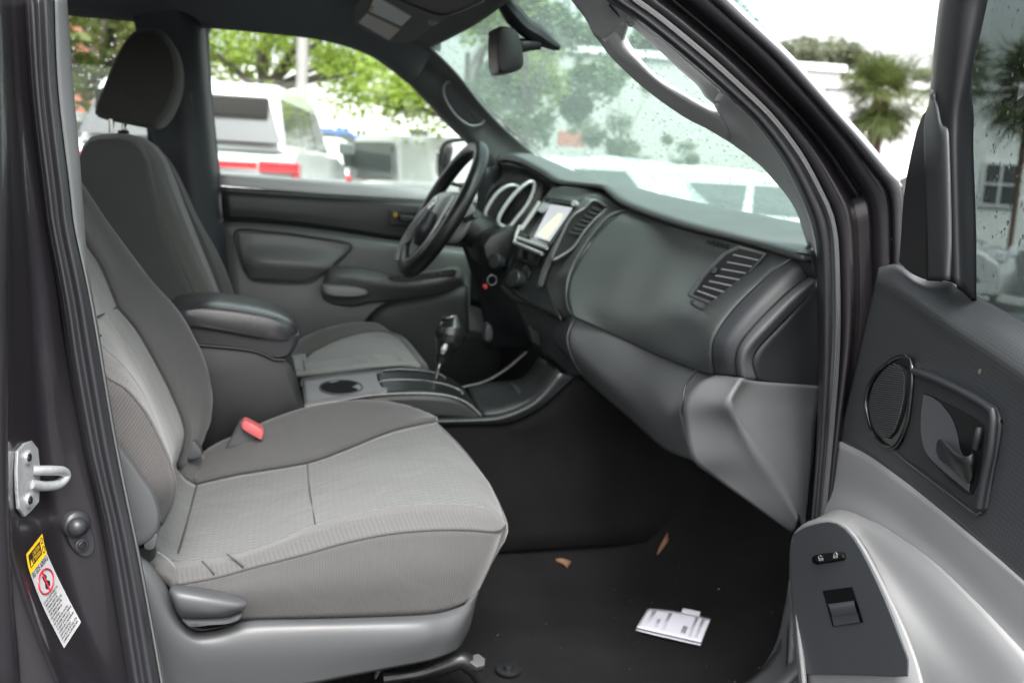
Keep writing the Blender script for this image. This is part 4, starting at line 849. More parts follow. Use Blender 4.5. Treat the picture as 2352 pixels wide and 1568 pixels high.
fe = [(1100, 1357, .17), (1140, 1270, .17), (1161, 1205, .195), (1138, 1140, .285), (1110, 1090, .37), (1060, 1025, .46), (1003, 968, .55), (1000, 962, .60)]
part('cushion_front', (loft([fe, [P(*p)+Vv((-.10, .02, -.07)) for p in fe], [P(*p)+Vv((-.16, .02, -.15)) for p in fe]], 30, 4), FABS), ps, th=.01)
part('cushion_seam', (tube([(724, 1204, .2), (718, 1167, .285), (712, 1131, .37), (708, 1095, .46), (706, 1064, .54)], .0015), SEAM), ps)
part('cushion_seam', (tube([(452, 1116, .54), (550, 1092, .54), (706, 1065, .54), (800, 1032, .55), (900, 993, .55), (1003, 969, .55)], .0016), SEAM), ps)
part('cushion_seam', (tube([(452, 1114, .54), (430, 1200, .37), (412, 1262, .25), (405, 1296, .195)], .0020), SEAM), ps)
part('piping', (tube(c1, .0016), SEAM), ps)
for a, b in (((465, 1288), (492, 1316)), ((522, 1272), (560, 1300))):
    part('crease', (tube([(a[0], a[1], .165), ((a[0]+b[0])/2, (a[1]+b[1])/2, .14), (b[0], b[1], .118)], .0014), mat('crease_fabric', (.11, .105, .105), .95)), ps)
# backrest
bn = [(120, 560, .18), (160, 640, .18), (200, 725, .18), (230, 792, .18), (283, 842, .18), (327, 899, .18), (353, 955, .18), (373, 1005, .18), (388, 1045, .178), (398, 1085, .175), (402, 1118, .175), (394, 1158, .18), (372, 1205, .185), (358, 1262, .19), (398, 1292, .195), P(398, 1292, .195)+Vv((.05, 0, -.03))]
bf = [(120, 420, .54), (160, 495, .54), (200, 566, .54), (230, 612, .54), (263, 690, .54), (269, 706, .54), (310, 755, .54), (350, 822, .54), (393, 905, .54), (420, 972, .54), (423, 1005, .54), (413, 1045, .54), (405, 1070, .54), (425, 1098, .54), (450, 1114, .54), P(450, 1114, .54)+Vv((.05, 0, -.03))]
bo = [(110, 330, .60), (150, 388, .60), (187, 442, .61), (240, 521, .61), (330, 641, .615), (400, 722, .62), (440, 790, .62), (465, 850, .62), (476, 910, .62), (470, 970, .61), (445, 1030, .60), (424, 1066, .59)]
bm_ = [(115, 375, .585), (160, 440, .585), (210, 520, .585), (262, 600, .585), (335, 700, .59), (385, 780, .59), (425, 860, .59), (448, 925, .59), (450, 975, .585), (430, 1035, .575), (418, 1062, .57)]
V3_ = lambda p: p if isinstance(p, Vector) else P(*p)
bm2 = [V3_(a).lerp(V3_(b), .5) for a, b in zip(bn, bf)]
br = part('backrest', (loft([bn, [p+Vv((-.010, 0, 0)) for p in bm2], bf], 70, 10), FABI), ps, th=.02)
part('backrest_bolster', (loft([bf[:13], bm_, bo, [P(*p)+Vv((-.03, .03, 0)) for p in bo], [P(*p)+Vv((-.14, .035, 0)) for p in bo]], 60, 6), FABD), ps, th=.01)
bs = [(150, 640, .125), (190, 760, .125), (240, 857, .125), (287, 889, .12), (323, 929, .12), (350, 972, .12), (383, 1042, .12), (398, 1085, .12), (402, 1118, .125), (394, 1158, .14), (372, 1205, .16)]
part('backrest_band', (loft([bs, [(170, 615, .15), (205, 740, .15), (236, 822, .15), (287, 864, .15), (327, 912, .15), (354, 962, .15), (382, 1025, .15), (394, 1068, .148), (403, 1118, .15), (395, 1158, .155), (373, 1205, .165)], [(p[0], p[1], .18) for p in bn[1:13]]], 50, 5), FABW), ps, th=.01)
part('backrest_side', (loft([bs, [(120, 700, .11), (170, 860, .11), (215, 960, .105), (262, 1020, .10), (300, 1060, .10), (335, 1100, .10), (352, 1135, .105), (360, 1170, .12), (366, 1200, .14)], [(60, 760, .12), (120, 1000, .12), (170, 1100, .12), (230, 1200, .12), (280, 1240, .12), (330, 1250, .12)]], 40, 5), mat('ribbed_seat_fabric', (.105, .10, .10), .94, grain=.35, pattern=('rib', .0045, 1.35), spec=.12, sheen=.2)), ps, th=.01)
part('backrest_piping', (tube(bs[1:], .0022), FABW), ps)
part('backrest_seam', (tube([(222, 728, .3), (240, 720, .40), (255, 712, .47), (269, 705, .54)], .0018), SEAM), ps)
part('backrest_seam', (tube(bf[1:12], .0018), SEAM), ps)
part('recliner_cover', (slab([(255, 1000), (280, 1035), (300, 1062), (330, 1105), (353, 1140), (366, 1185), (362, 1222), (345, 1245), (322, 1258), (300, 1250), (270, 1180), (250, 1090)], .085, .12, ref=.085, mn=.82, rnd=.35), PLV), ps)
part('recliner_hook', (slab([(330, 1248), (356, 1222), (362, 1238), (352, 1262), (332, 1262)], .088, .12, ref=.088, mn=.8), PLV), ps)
part('recliner_pivot', (disc(P(337, 1272, .10), Vv((0, -1, 0)), .012, .012, .01), PLB), ps)
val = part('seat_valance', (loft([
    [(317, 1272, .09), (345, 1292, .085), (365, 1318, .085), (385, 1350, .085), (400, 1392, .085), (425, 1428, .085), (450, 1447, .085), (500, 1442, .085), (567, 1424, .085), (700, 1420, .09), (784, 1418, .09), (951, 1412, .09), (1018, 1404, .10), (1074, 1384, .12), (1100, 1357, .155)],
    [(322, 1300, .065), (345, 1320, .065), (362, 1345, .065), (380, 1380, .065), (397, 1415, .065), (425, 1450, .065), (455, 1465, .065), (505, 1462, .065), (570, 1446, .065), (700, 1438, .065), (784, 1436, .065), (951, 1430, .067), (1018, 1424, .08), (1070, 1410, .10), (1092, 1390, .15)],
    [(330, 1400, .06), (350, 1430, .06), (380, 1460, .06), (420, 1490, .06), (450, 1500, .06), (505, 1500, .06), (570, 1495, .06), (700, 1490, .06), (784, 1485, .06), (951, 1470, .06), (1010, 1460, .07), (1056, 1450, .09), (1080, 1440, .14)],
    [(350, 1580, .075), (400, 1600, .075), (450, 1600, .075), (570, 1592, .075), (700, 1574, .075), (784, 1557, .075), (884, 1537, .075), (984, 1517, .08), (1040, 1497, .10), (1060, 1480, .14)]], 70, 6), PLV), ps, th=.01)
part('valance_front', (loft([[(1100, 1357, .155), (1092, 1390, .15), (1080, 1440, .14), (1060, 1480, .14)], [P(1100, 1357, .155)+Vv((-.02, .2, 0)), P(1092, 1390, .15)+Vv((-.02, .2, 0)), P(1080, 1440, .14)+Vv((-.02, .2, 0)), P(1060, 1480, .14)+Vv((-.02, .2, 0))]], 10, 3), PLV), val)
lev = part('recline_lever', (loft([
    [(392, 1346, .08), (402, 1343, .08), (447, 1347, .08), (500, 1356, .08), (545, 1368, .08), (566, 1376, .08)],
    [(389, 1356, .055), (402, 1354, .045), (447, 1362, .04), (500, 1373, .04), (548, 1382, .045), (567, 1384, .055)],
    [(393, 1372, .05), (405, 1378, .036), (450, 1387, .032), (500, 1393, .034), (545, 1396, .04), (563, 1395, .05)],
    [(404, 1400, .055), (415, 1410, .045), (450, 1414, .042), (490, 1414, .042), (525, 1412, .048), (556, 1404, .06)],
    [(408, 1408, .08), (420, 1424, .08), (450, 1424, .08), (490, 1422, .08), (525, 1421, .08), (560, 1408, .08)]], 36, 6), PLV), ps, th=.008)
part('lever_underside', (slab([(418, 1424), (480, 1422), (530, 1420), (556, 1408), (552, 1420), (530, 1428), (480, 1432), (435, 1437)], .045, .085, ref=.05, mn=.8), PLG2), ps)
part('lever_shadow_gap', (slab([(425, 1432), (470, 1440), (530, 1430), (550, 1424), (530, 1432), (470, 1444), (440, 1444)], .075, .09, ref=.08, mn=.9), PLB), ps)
part('fabric_fold', (loft([[(362, 1264, .17), (385, 1280, .16), (400, 1296, .14), (405, 1312, .125), (410, 1340, .112)], [(345, 1288, .14), (360, 1300, .12), (380, 1318, .115), (392, 1330, .112), (398, 1345, .11)], [(350, 1310, .12), (365, 1325, .12), (380, 1340, .12), (388, 1346, .12), (395, 1352, .12)]], 14, 4), FABD), ps, th=.006)
bk = part('belt_buckle', (loft([[P(552, 966, .60), P(524, 1022, .60)], [P(556, 964, .585), P(521, 1030, .585)], [P(600, 1000, .585), P(575, 1020, .585)], [P(604, 1003, .60), P(590, 1012, .60)]], 8, 4), PLG2), ps, th=.015)
part('release_button', (slab([(556, 967), (566, 964), (600, 982), (606, 990), (604, 1003), (598, 1007), (560, 985), (553, 975)], .565, .60, ref=.575, mn=.7), mat('red_plastic', (.95, .20, .21), .35)), ps, label='red buckle release button')
part('hinge_bracket', (slab([(425, 1040), (440, 1012), (447, 1010), (462, 1030), (462, 1045), (435, 1052)], .55, .58, ref=.56, mn=.8), PLG2), ps)
part('rear_fabric_tab', (loft([[(398, 1078, .545), (420, 1055, .56), (468, 1045, .60)], [(425, 1098, .545), (450, 1110, .545), (470, 1090, .58)]], 10, 4), FABD), ps, th=.006)
# seat rail foot
rf = part('seat_rail', (tube([(880, 1560, .16), (960, 1548, .16), (1020, 1528, .16), (1060, 1515, .16), (1090, 1535, .16), (1105, 1560, .16)], [.010, .008, .010, .014, .016, .012]), mat('black_steel', (.03, .03, .032), .35, metal=.4)), T)
part('rail_bolt', (disc(P(1097, 1516, .15), Vv((.1, -.4, 1)), .014, .014, .008, 6), mat('bolt_steel', (.25, .25, .26), .4, metal=.8)), rf)
part('carpet_clip', (disc(PZ(1168, 1534, .445), Vv((0, 0, 1)), .022, .022, .004, 24, updir=Vv((1, 0, 0))), PLB), T)
part('clip_head', (disc(PZ(1168, 1528, .452), Vv((0, 0, 1)), .008, .008, .012, 14, updir=Vv((1, 0, 0))), PLB), T)

# ---- near centre pillar (left of the picture)
L0 = [(50, -20), (67, 233), (97, 483), (103, 522), (137, 709), (157, 856), (193, 1045), (233, 1212), (293, 1590)]
L1 = [(124, -20), (133, 200), (160, 433), (170, 522), (200, 662), (222, 782), (267, 1043), (320, 1300), (372, 1590)]
L2 = [(152, -20), (167, 200), (181, 350), (194, 522), (204, 622), (230, 771), (247, 889), (268, 1015), (280, 1060), (333, 1328), (384, 1590)]
cpg = loft([
    [(-90, -20, -.14), (-60, 500, -.16), (-60, 900, -.17), (-40, 1300, -.17), (20, 1590, -.16)],
    [(-20, -20, -.13), (0, 300, -.15), (4, 600, -.16), (4, 900, -.165), (12, 1200, -.165), (60, 1400, -.16), (130, 1590, -.15)],
    [(-2, -20, -.115), (20, 300, -.12), (24, 600, -.12), (28, 900, -.12), (45, 1200, -.12), (95, 1400, -.115), (165, 1590, -.11)],
    [(18, -20, -.05), (38, 300, -.05), (62, 600, -.05), (80, 900, -.05), (105, 1150, -.05), (160, 1380, -.05), (240, 1590, -.05)],
    [(32, -20, -.035), (50, 233, -.035), (90, 520, -.03), (118, 760, -.03), (135, 1000, -.03), (165, 1200, -.03), (215, 1400, -.03), (268, 1590, -.03)],
    [(60, -20, -.01), (74, 233, -.01), (104, 483, -.01), (130, 640, -.01), (150, 780, -.01), (180, 940, -.01), (215, 1110, -.01), (250, 1270, -.01), (305, 1590, -.01)]], 50, 6)
cp = part('door_pillar', (cpg, PAINT), T, th=.01, label='painted centre door pillar with striker and warning sticker')
CPS = surf(cpg)
part('pillar_seal', (loft([[(x, y, -.008) for x, y in L0], [(a*.7+c*.3, b*.7+d*.3, -.030) for (a, b), (c, d) in zip(L0, L1)], [(a*.5+c*.5, b*.5+d*.5, -.018) for (a, b), (c, d) in zip(L0, L1)],
    [(a*.25+c*.75, b*.25+d*.75, -.026) for (a, b), (c, d) in zip(L0, L1)], [(x, y, .0) for x, y in L1]], 60, 6), RUB), T, th=.008, label='black rubber door seal')
it = part('pillar_inner_trim', (loft([[(x, y, .002) for x, y in L1], [(x+4, y, -.004) for x, y in L1], [(x, y, .02) for x, y in L2], [(x-2, y, .06) for x, y in L2]], 60, 4), mat('pillar_grey_plastic', (.17, .18, .185), .6, grain=.2, gscale=1200)), T, th=.004)
part('trim_joint', (tube([(212, 772, .006), (222, 773, .008), (231, 770, .02)], .0016), PLB), it)
part('sticker_gap', (tube([(6, 150, -.152), (8, 190, -.152)], .001), PAINT), cp) if False else None
# striker
def H(px, py, l=.004): return hit(CPS, px, py, l)
c_ = H(66, 1100); SNn = (H(80, 1100)-H(50, 1100)).cross(H(66, 1130)-H(66, 1070)).normalized()
if SNn.dot(CAM-c_) < 0: SNn = -SNn
def PS(px, py, l=.0):        # flat striker plane, l metres proud
    r_ = ray(px, py); return CAM+r_*((SNn.dot(c_+SNn*(.004+l)-CAM))/SNn.dot(r_))
st = part('door_striker', (prism([(42, 1036), (50, 1024), (66, 1013), (78, 1013), (87, 1024), (92, 1062), (92, 1145), (76, 1170), (60, 1186), (48, 1178), (43, 1150), (40, 1090)], -SNn*.004, f=PS, smooth=1), ZINC), cp, bev=.0012)
part('striker_loop', (tube([PS(72, 1079, -.002), PS(90, 1080, .004), PS(120, 1080, .012), PS(143, 1082, .016), PS(151, 1090, .017), PS(147, 1101, .016), PS(132, 1112, .012), PS(105, 1116, .006), PS(70, 1112, -.002)], .0058, n=50, seg=14), ZINC), cp)
for x, y in ((70, 1050), (72, 1148)):
    part('striker_bolt', [(disc(PS(x, y, .003), SNn, .0085, .0085, .003, 20), ZINC), (disc(PS(x, y, .0062), SNn, .0045, .0045, .002, 6), mat('socket_dark', (.08, .08, .08), .4, metal=.8))], cp)
# courtesy switch
c2_ = H(180, 1225, .003); WN = (H(196, 1225)-H(164, 1225)).cross(H(180, 1255)-H(180, 1195)).normalized()
if WN.dot(CAM-c2_) < 0: WN = -WN
def PW(px, py, l=0):
    r_ = ray(px, py); return CAM+r_*((WN.dot(c2_+WN*l-CAM))/WN.dot(r_))
part('switch_plate', (prism([(148, 1208), (155, 1182), (175, 1172), (196, 1180), (208, 1205), (218, 1240), (218, 1262), (208, 1276), (190, 1278), (170, 1262), (158, 1240)], -WN*.006, f=lambda a, b: PW(a, b, .003), smooth=3), RUB), cp, bev=.002)
part('door_switch', [(disc(PW(178, 1204, .006), WN, .0165, .0165, .010, 30, dome=.004), RUB), (disc(PW(179, 1210, .013), WN, .0115, .0115, .010, 30, dome=.008), RUB)], cp)
part('switch_screw', [(disc(PW(189, 1252, .005), WN, .0085, .0085, .004, 24), RUB), (disc(PW(189, 1252, .008), WN, .0048, .0048, .002, 12), GLB)], cp)
# warning label
LE = cr([Vv((60, 1272, 0)), Vv((68, 1312, 0)), Vv((100, 1395, 0)), Vv((147, 1488, 0))], 25); LR = cr([Vv((97, 1225, 0)), Vv((108, 1270, 0)), Vv((145, 1350, 0)), Vv((186, 1428, 0))], 25)
def LB(u, v, lift=0):      # u across, v down, laid on the painted pillar
    i = min(23, int(v*24)); t = v*24-i
    a = LE[i].lerp(LE[i+1], t); b = LR[i].lerp(LR[i+1], t); q = a.lerp(b, u); return H(q.x, q.y, .0015+lift*.6)
def lstrip(u0, u1, v0, v1, lift, n=12):
    vs = []; fs = []
    for j in range(n+1):
        for q in range(9): vs.append(LB(u0+(u1-u0)*q/8, v0+(v1-v0)*j/n, lift))
    for j in range(n):
        for q in range(8): fs.append((9*j+q, 9*j+q+1, 9*j+q+10, 9*j+q+9))
    return dict(v=vs, f=orient(vs, fs), uv=[(0, 0)]*len(vs))
def ltext(s, u, v, hu, lift=.0022, wfit=None, bold=0):    # text along +u, height in v
    g = text(s, Vv((0, 0, 0)), Vv((1, 0, 0)), Vv((0, 1, 0)), bold=max(bold, .012), lift=0)
    w = max([p.x for p in g['v']] or [1]); sc = (wfit/w) if wfit else hu*2.4
    g['v'] = [LB(u+p.x*sc, v-p.y*hu, lift) for p in g['v']]; g['f'] = orient(g['v'], g['f']); return g
LW = mat('label_white', (.78, .79, .80), .4); LY = mat('label_yellow', (1.5, .92, .02), .4); LR_ = mat('label_red', (.72, .03, .07), .4); LK = mat('label_black', (.02, .02, .02), .5)
lab = [(lstrip(0, 1, 0, 1, .001, 24), LW), (lstrip(0, 1, 0, .205, .0016, 6), LY), (lstrip(.10, .80, .035, .165, .0019, 4), LK),
    (ltext('CAUTION', .34, .095, .060, .0024, .40), LY), (ltext('ATTENTION', .27, .150, .060, .0024, .48), LY), (ltext('SRS SIDE AIRBAG', .05, .262, .075, .002, .90, bold=.01), LK)]
tri = [LB(.13, .155, .0024), LB(.27, .155, .0024), LB(.20, .09, .0024)]; lab.append((dict(v=tri, f=orient(tri, [(0, 1, 2)]), uv=[(0, 0)]*3), LY))
lab.append((tube([LB(.90+.05*math.cos(a), .05+.03*math.sin(a), .002) for a in [k*math.pi/4 for k in range(8)]], .0005, closed=True, n=24, seg=5), LK))
lab.append((tube([LB(.86, .12, .002), LB(.95, .12, .002), LB(.95, .17, .002), LB(.86, .17, .002)], .0005, closed=True, n=24, seg=5), LK))
lab.append((tube([LB(.50+.36*math.cos(a), .395+.105*math.sin(a), .002) for a in [k*math.pi/8 for k in range(16)]], .0012, closed=True, n=64, seg=6), LR_))
lab.append((tube([LB(.50, .295, .0026), LB(.50, .495, .0026)], .0012, n=8, seg=6), LR_))
fig = [(.42, .33), (.58, .33), (.62, .37), (.55, .39), (.66, .43), (.60, .47), (.52, .44), (.45, .475), (.38, .44), (.44, .40)]
fg = [LB(u, v, .0018) for u, v in fig]; lab.append((dict(v=fg, f=orient(fg, [tuple(range(len(fg)))]), uv=[(0, 0)]*len(fg)), LK))
lines = ['\u2022 DO NOT LEAN AGAINST THE', 'FRONT DOOR TO AVOID', 'POTENTIAL DEATH OR', 'SERIOUS INJURY WHEN THE', 'SIDE AIRBAG INFLATES.', "\u2022 SEE OWNER'S MANUAL", 'FOR DETAILS.', '\u2022 NE PAS S\'APPUYER CONTRE', "LA PORTIERE AVANT: L'AIRBAG", 'POURRAIT SE GONFLER ET', 'DONNER LIEU A UNE BLESSURE', 'GRAVE OU MORTELLE.', '\u2022 POUR PLUS DE DETAILS, VOIR', 'LE MANUEL DU PROPRIETAIRE.']
for i, s in enumerate(lines):
    lab.append((ltext(s, .05+(0 if s[0] == '\u2022' else .05), .545+i*.0325, .030, .002, min(.9, len(s)*.032)), LK))
part('warning_label', lab, cp, label='yellow and white side airbag warning sticker')
# rear door edge outside of the pillar
part('rear_door_edge', (loft([[(-120, -20, -.20), (-110, 500, -.21), (-110, 1000, -.21), (-100, 1590, -.21)], [(-12, -20, -.17), (-8, 160, -.175), (3, 500, -.18), (6, 900, -.185), (6, 1200, -.185), (20, 1590, -.18)], [(2, -20, -.16), (8, 160, -.165), (15, 500, -.17), (18, 900, -.172), (22, 1200, -.172), (45, 1590, -.165)]], 30, 5), PAINT), T, th=.01)
# bottom sill
part('door_sill', (loft([[(370, 1620, .03), (600, 1640, .03), (900, 1640, .03), (1300, 1640, .03), (1600, 1600, .03), (1720, 1560, .03), (1790, 1480, .03), (1812, 1400, .03)],
    [(370, 1680, -.06), (600, 1700, -.06), (900, 1700, -.06), (1300, 1700, -.06), (1600, 1680, -.06), (1760, 1600, -.06), (1860, 1500, -.06), (1900, 1400, -.06)]], 30, 4), PLG2), T, th=.01)

# ---- the open passenger door
DK = 'door'
pd = part('passenger_door', (loft([      # dark dotted upper panel
    [(2017, 614, -.015), (2059, 607, -.02), (2092, 627, -.02), (2129, 643, -.02), (2182, 643, -.02), (2202, 657, -.02), (2269, 693, -.02), (2352, 740, -.02), (2420, 780, -.02)],
    [(2016, 622, .0), (2060, 622, .0), (2105, 655, .0), (2150, 682, .0), (2200, 715, .0), (2260, 752, .0), (2352, 815, .0), (2420, 865, .0)],
    [(2012, 640, .008), (2062, 665, .008), (2110, 698, .008), (2160, 735, .008), (2210, 770, .008), (2270, 812, .008), (2352, 870, .008), (2420, 920, .008)],
    [(2004, 675, .004), (2055, 705, .004), (2110, 740, .004), (2160, 780, .004), (2210, 820, .004), (2270, 865, .004), (2352, 925, .004), (2420, 975, .004)],
    [(1982, 766, .002), (2040, 800, .002), (2100, 840, .002), (2160, 890, .002), (2210, 930, .002), (2270, 980, .002), (2352, 1045, .002), (2420, 1100, .002)],
    [(1952, 896, .003), (2010, 930, .003), (2080, 985, .003), (2150, 1045, .003), (2210, 1090, .003), (2270, 1140, .003), (2352, 1200, .003), (2420, 1250, .003)],
    [(1922, 1009, .006), (1990, 1042, .006), (2069, 1098, .006), (2120, 1138, .006), (2169, 1178, .006), (2269, 1262, .006), (2352, 1335, .006), (2420, 1395, .006)]], 70, 7, f=PD), DOORP), T, th=.012, label='open passenger door with dotted dark panel')
part('lower_panel', (loft([
    [(1921, 1010, .008), (1990, 1044, .008), (2069, 1100, .008), (2120, 1140, .008), (2169, 1180, .008), (2269, 1264, .008), (2352, 1337, .008), (2420, 1400, .008)],
    [(1910, 1050, .010), (1970, 1072, .010), (2040, 1115, .010), (2100, 1165, .010), (2160, 1215, .010), (2255, 1305, .010), (2352, 1400, .010), (2420, 1465, .010)],
    [(1890, 1115, .012), (1945, 1125, .012), (2010, 1155, .012), (2080, 1210, .012), (2140, 1265, .012), (2240, 1360, .012), (2335, 1455, .012), (2420, 1545, .012)],
    [(1866, 1190, .022), (1920, 1180, .022), (1980, 1195, .022), (2050, 1240, .022), (2120, 1295, .022), (2220, 1395, .022), (2320, 1500, .022), (2420, 1600, .022)],
    [(1850, 1300, .03), (1900, 1300, .03), (1980, 1300, .03), (2060, 1340, .03), (2120, 1400, .03), (2200, 1480, .03), (2300, 1580, .03), (2400, 1660, .03)],
    [(1820, 1620, .03), (1880, 1620, .03), (1980, 1620, .03), (2060, 1640, .03), (2120, 1650, .03), (2200, 1680, .03), (2300, 1680, .03), (2400, 1700, .03)]], 60, 7, f=PD), PLG), pd, th=.012)
# armrest pod: outer ridge sweeping down to the flat around the switch plate
arm = part('armrest', (loft([
    [(1868, 1192, .022), (1895, 1180, .025), (1922, 1170, .026), (1952, 1174, .026), (1990, 1190, .026), (2035, 1212, .026), (2135, 1282, .028), (2235, 1375, .03), (2319, 1462, .032), (2380, 1530, .034)],
    [(1858, 1197, .040), (1888, 1186, .040), (1920, 1178, .040), (1952, 1186, .038), (1988, 1208, .036), (2030, 1240, .036), (2120, 1318, .038), (2215, 1415, .04), (2300, 1505, .042), (2360, 1580, .044)],
    [(1850, 1200, .060), (1882, 1191, .058), (1914, 1188, .056), (1944, 1203, .052), (1975, 1235, .048), (2010, 1280, .048), (2085, 1375, .05), (2165, 1480, .052), (2240, 1580, .054), (2290, 1650, .056)],
    [(1843, 1206, .075), (1876, 1196, .073), (1905, 1193, .071), (1935, 1205, .068), (1962, 1234, .066), (1995, 1290, .066), (2040, 1385, .068), (2080, 1480, .069), (2100, 1560, .070), (2110, 1650, .072)]], 60, 7, f=PD), PLG), pd, th=.01)
part('armrest_side', (loft([
    [(1868, 1192, .02), (1850, 1200, .045), (1834, 1212, .055), (1822, 1228, .062), (1816, 1250, .066), (1813, 1300, .07), (1816, 1400, .075), (1830, 1520, .080), (1842, 1660, .082)],
    [(1863, 1194, .03), (1846, 1204, .060), (1830, 1216, .07), (1821, 1232, .074), (1817, 1255, .077), (1816, 1310, .080), (1822, 1412, .085), (1834, 1530, .090), (1846, 1660, .092)],
    [(1858, 1197, .045), (1850, 1208, .076), (1834, 1219, .080), (1824, 1235, .082), (1820, 1258, .083), (1820, 1312, .085), (1828, 1412, .090), (1840, 1535, .095), (1852, 1660, .097)]], 40, 5, f=PD), PLG), pd, th=.006)

plt_ = [(1822, 1225), (1852, 1208), (1902, 1197), (1932, 1208), (1959, 1235), (1992, 1292), (2035, 1385), (2070, 1475), (2090, 1530), (2088, 1544), (2072, 1553), (1960, 1549), (1856, 1548), (1843, 1553), (1835, 1542), (1822, 1412), (1816, 1312), (1817, 1245)]
def PA(px, py, w=0):   # armrest top plane: rises toward its cabin edge
    t = max(0, min(1, (px-1815)/260)); return PD(px, py, .088-.016*t+w)
swm = mat('switch_panel_grey', (.11, .118, .13), .48, grain=.10)
spn = part('switch_panel', (prism(plt_, -DN*.010, f=lambda a, b: PA(a, b, .0025), smooth=2), swm), pd, bev=.0015)
part('armrest_flat', (loft([[PA(a, b) for a, b in ((1843, 1204), (1905, 1190), (1962, 1230), (2044, 1382), (2108, 1545), (2130, 1700))],
    [PA(a, b) for a, b in ((1818, 1238), (1814, 1300), (1819, 1400), (1831, 1520), (1836, 1570), (1842, 1700))]], 40, 6), PLG), pd, th=.004)
lk = part('lock_switch', [(prism([(1864, 1282), (1869, 1275), (1890, 1270), (1925, 1267), (1938, 1268), (1943, 1280), (1938, 1286), (1915, 1290), (1875, 1296), (1866, 1292)], -DN*.004, f=lambda a, b: PA(a, b, .0035)), GLB),
    (prism([(1872, 1277), (1890, 1272), (1926, 1269), (1933, 1272), (1936, 1280), (1915, 1285), (1880, 1291), (1874, 1288)], -DN*.004, f=lambda a, b: PA(a, b, .006)), PLB)], pd, bev=.0004, label='lock rocker with two white padlock icons')
WH = mat('icon_white', (.85, .85, .85), .5)
def padlock(cx, cy, s, open_):
    g = []
    bdy = [PA(cx+dx*s, cy+dy*s-dx*s*.12, .0064) for dx, dy in ((-6, 0), (6, 0), (6, 7), (-6, 7))]
    g.append((dict(v=bdy, f=orient(bdy, [(0, 1, 2, 3)]), uv=[(0, 0)]*4), WH))
    hole_ = [PA(cx+dx*s, cy+dy*s-dx*s*.12, .0067) for dx, dy in ((-1.3, 2), (1.3, 2), (1.3, 5), (-1.3, 5))]
    g.append((dict(v=hole_, f=orient(hole_, [(0, 1, 2, 3)]), uv=[(0, 0)]*4), PLB))
    pts = [(-4, 0), (-4, -4), (-2, -7), (2, -7), (4, -4)]+([] if open_ else [(4, 0)])
    if open_: pts = [(x-3, y) for x, y in pts[::-1]][::-1]
    g.append((tube([PA(cx+x*s, cy+y*s-x*s*.12, .0066) for x, y in pts], .00045, n=16, seg=5), WH)); return g
part('padlock_icon', padlock(1886, 1281, .85, True), pd); part('padlock_icon', padlock(1919, 1275, .85, False), pd)
wq = [(1889, 1356), (1957, 1347), (1983, 1428), (1912, 1438)]
def WQ(u, v, w=.0045):
    w -= .0012
    a = Vv((wq[0][0], wq[0][1], 0)).lerp(Vv((wq[1][0], wq[1][1], 0)), u); b = Vv((wq[3][0], wq[3][1], 0)).lerp(Vv((wq[2][0], wq[2][1], 0)), u); c = a.lerp(b, v); return PA(c.x, c.y, w)
wsn = part('window_switch', [(dict(v=[WQ(0, 0), WQ(1, 0), WQ(1, 1), WQ(0, 1)], f=orient([WQ(0, 0), WQ(1, 0), WQ(1, 1), WQ(0, 1)], [(0, 1, 2, 3)]), uv=[(0, 0)]*4), GLB),
    (loft([[WQ(u, .38, .0052) for u in (.05, .5, .93)], [WQ(u, .44, .0065) for u in (.07, .5, .91)], [WQ(u, .52, .009) for u in (.08, .5, .9)], [WQ(u, .70, .0082) for u in (.08, .5, .9)], [WQ(u, .74, .0062) for u in (.07, .5, .9)], [WQ(u, .99, .0055) for u in (.05, .5, .9)]], 12, 4), swm)], pd, label='window rocker in its well')
# tweeter
tw = [(2075, 818), (2088, 822), (2094, 840), (2095, 870), (2090, 930), (2082, 975), (2066, 1012), (2050, 1026), (2030, 1022), (2008, 1000), (1995, 965), (1989, 925), (1995, 890), (2010, 862), (2035, 838), (2056, 823)]
ti = [(2062, 834), (2074, 842), (2080, 862), (2078, 905), (2070, 945), (2056, 985), (2040, 1004), (2022, 1004), (2006, 985), (1997, 950), (1998, 915), (2006, 885), (2022, 860), (2044, 840)]
twp = part('tweeter_bezel', [(prism(tw, -DN*.012, f=lambda a, b: PD(a, b, .009), smooth=3), GLB), (tube([(a, b, .0105) for a, b in tw], .0035, f=PD, closed=True, n=80), GLB)], pd, bev=.002)
MSH = mat('speaker_mesh', (.17, .175, .18), .4, metal=.3, grain=.8, gscale=700)
mg = [(prism(ti, -DN*.004, f=lambda a, b: PD(a, b, .0118), smooth=3), mat('mesh_backing', (.02, .02, .022), .5))]
def span(y):       # left and right ends of one rib inside the oval
    xs = []
    for (xa, ya), (xb, yb) in zip(ti, ti[1:]+ti[:1]):
        if (ya-y)*(yb-y) < 0: xs.append(xa+(xb-xa)*(y-ya)/(yb-ya))
    return (min(xs), max(xs)) if len(xs) > 1 else None
for k in range(34):
    y0 = 838+k*5.0; sp_ = span(y0)
    if not sp_ or sp_[1]-sp_[0] < 8: continue
    a_, b_ = sp_; mg.append((tube([(a_+2, y0-3, .0125), ((a_+b_)/2, y0+1, .0132), (b_-2, y0+4, .0125)], 0.0009, f=PD, seg=6, n=6), MSH))
MSH2 = MSH
part('speaker_mesh', mg, pd)
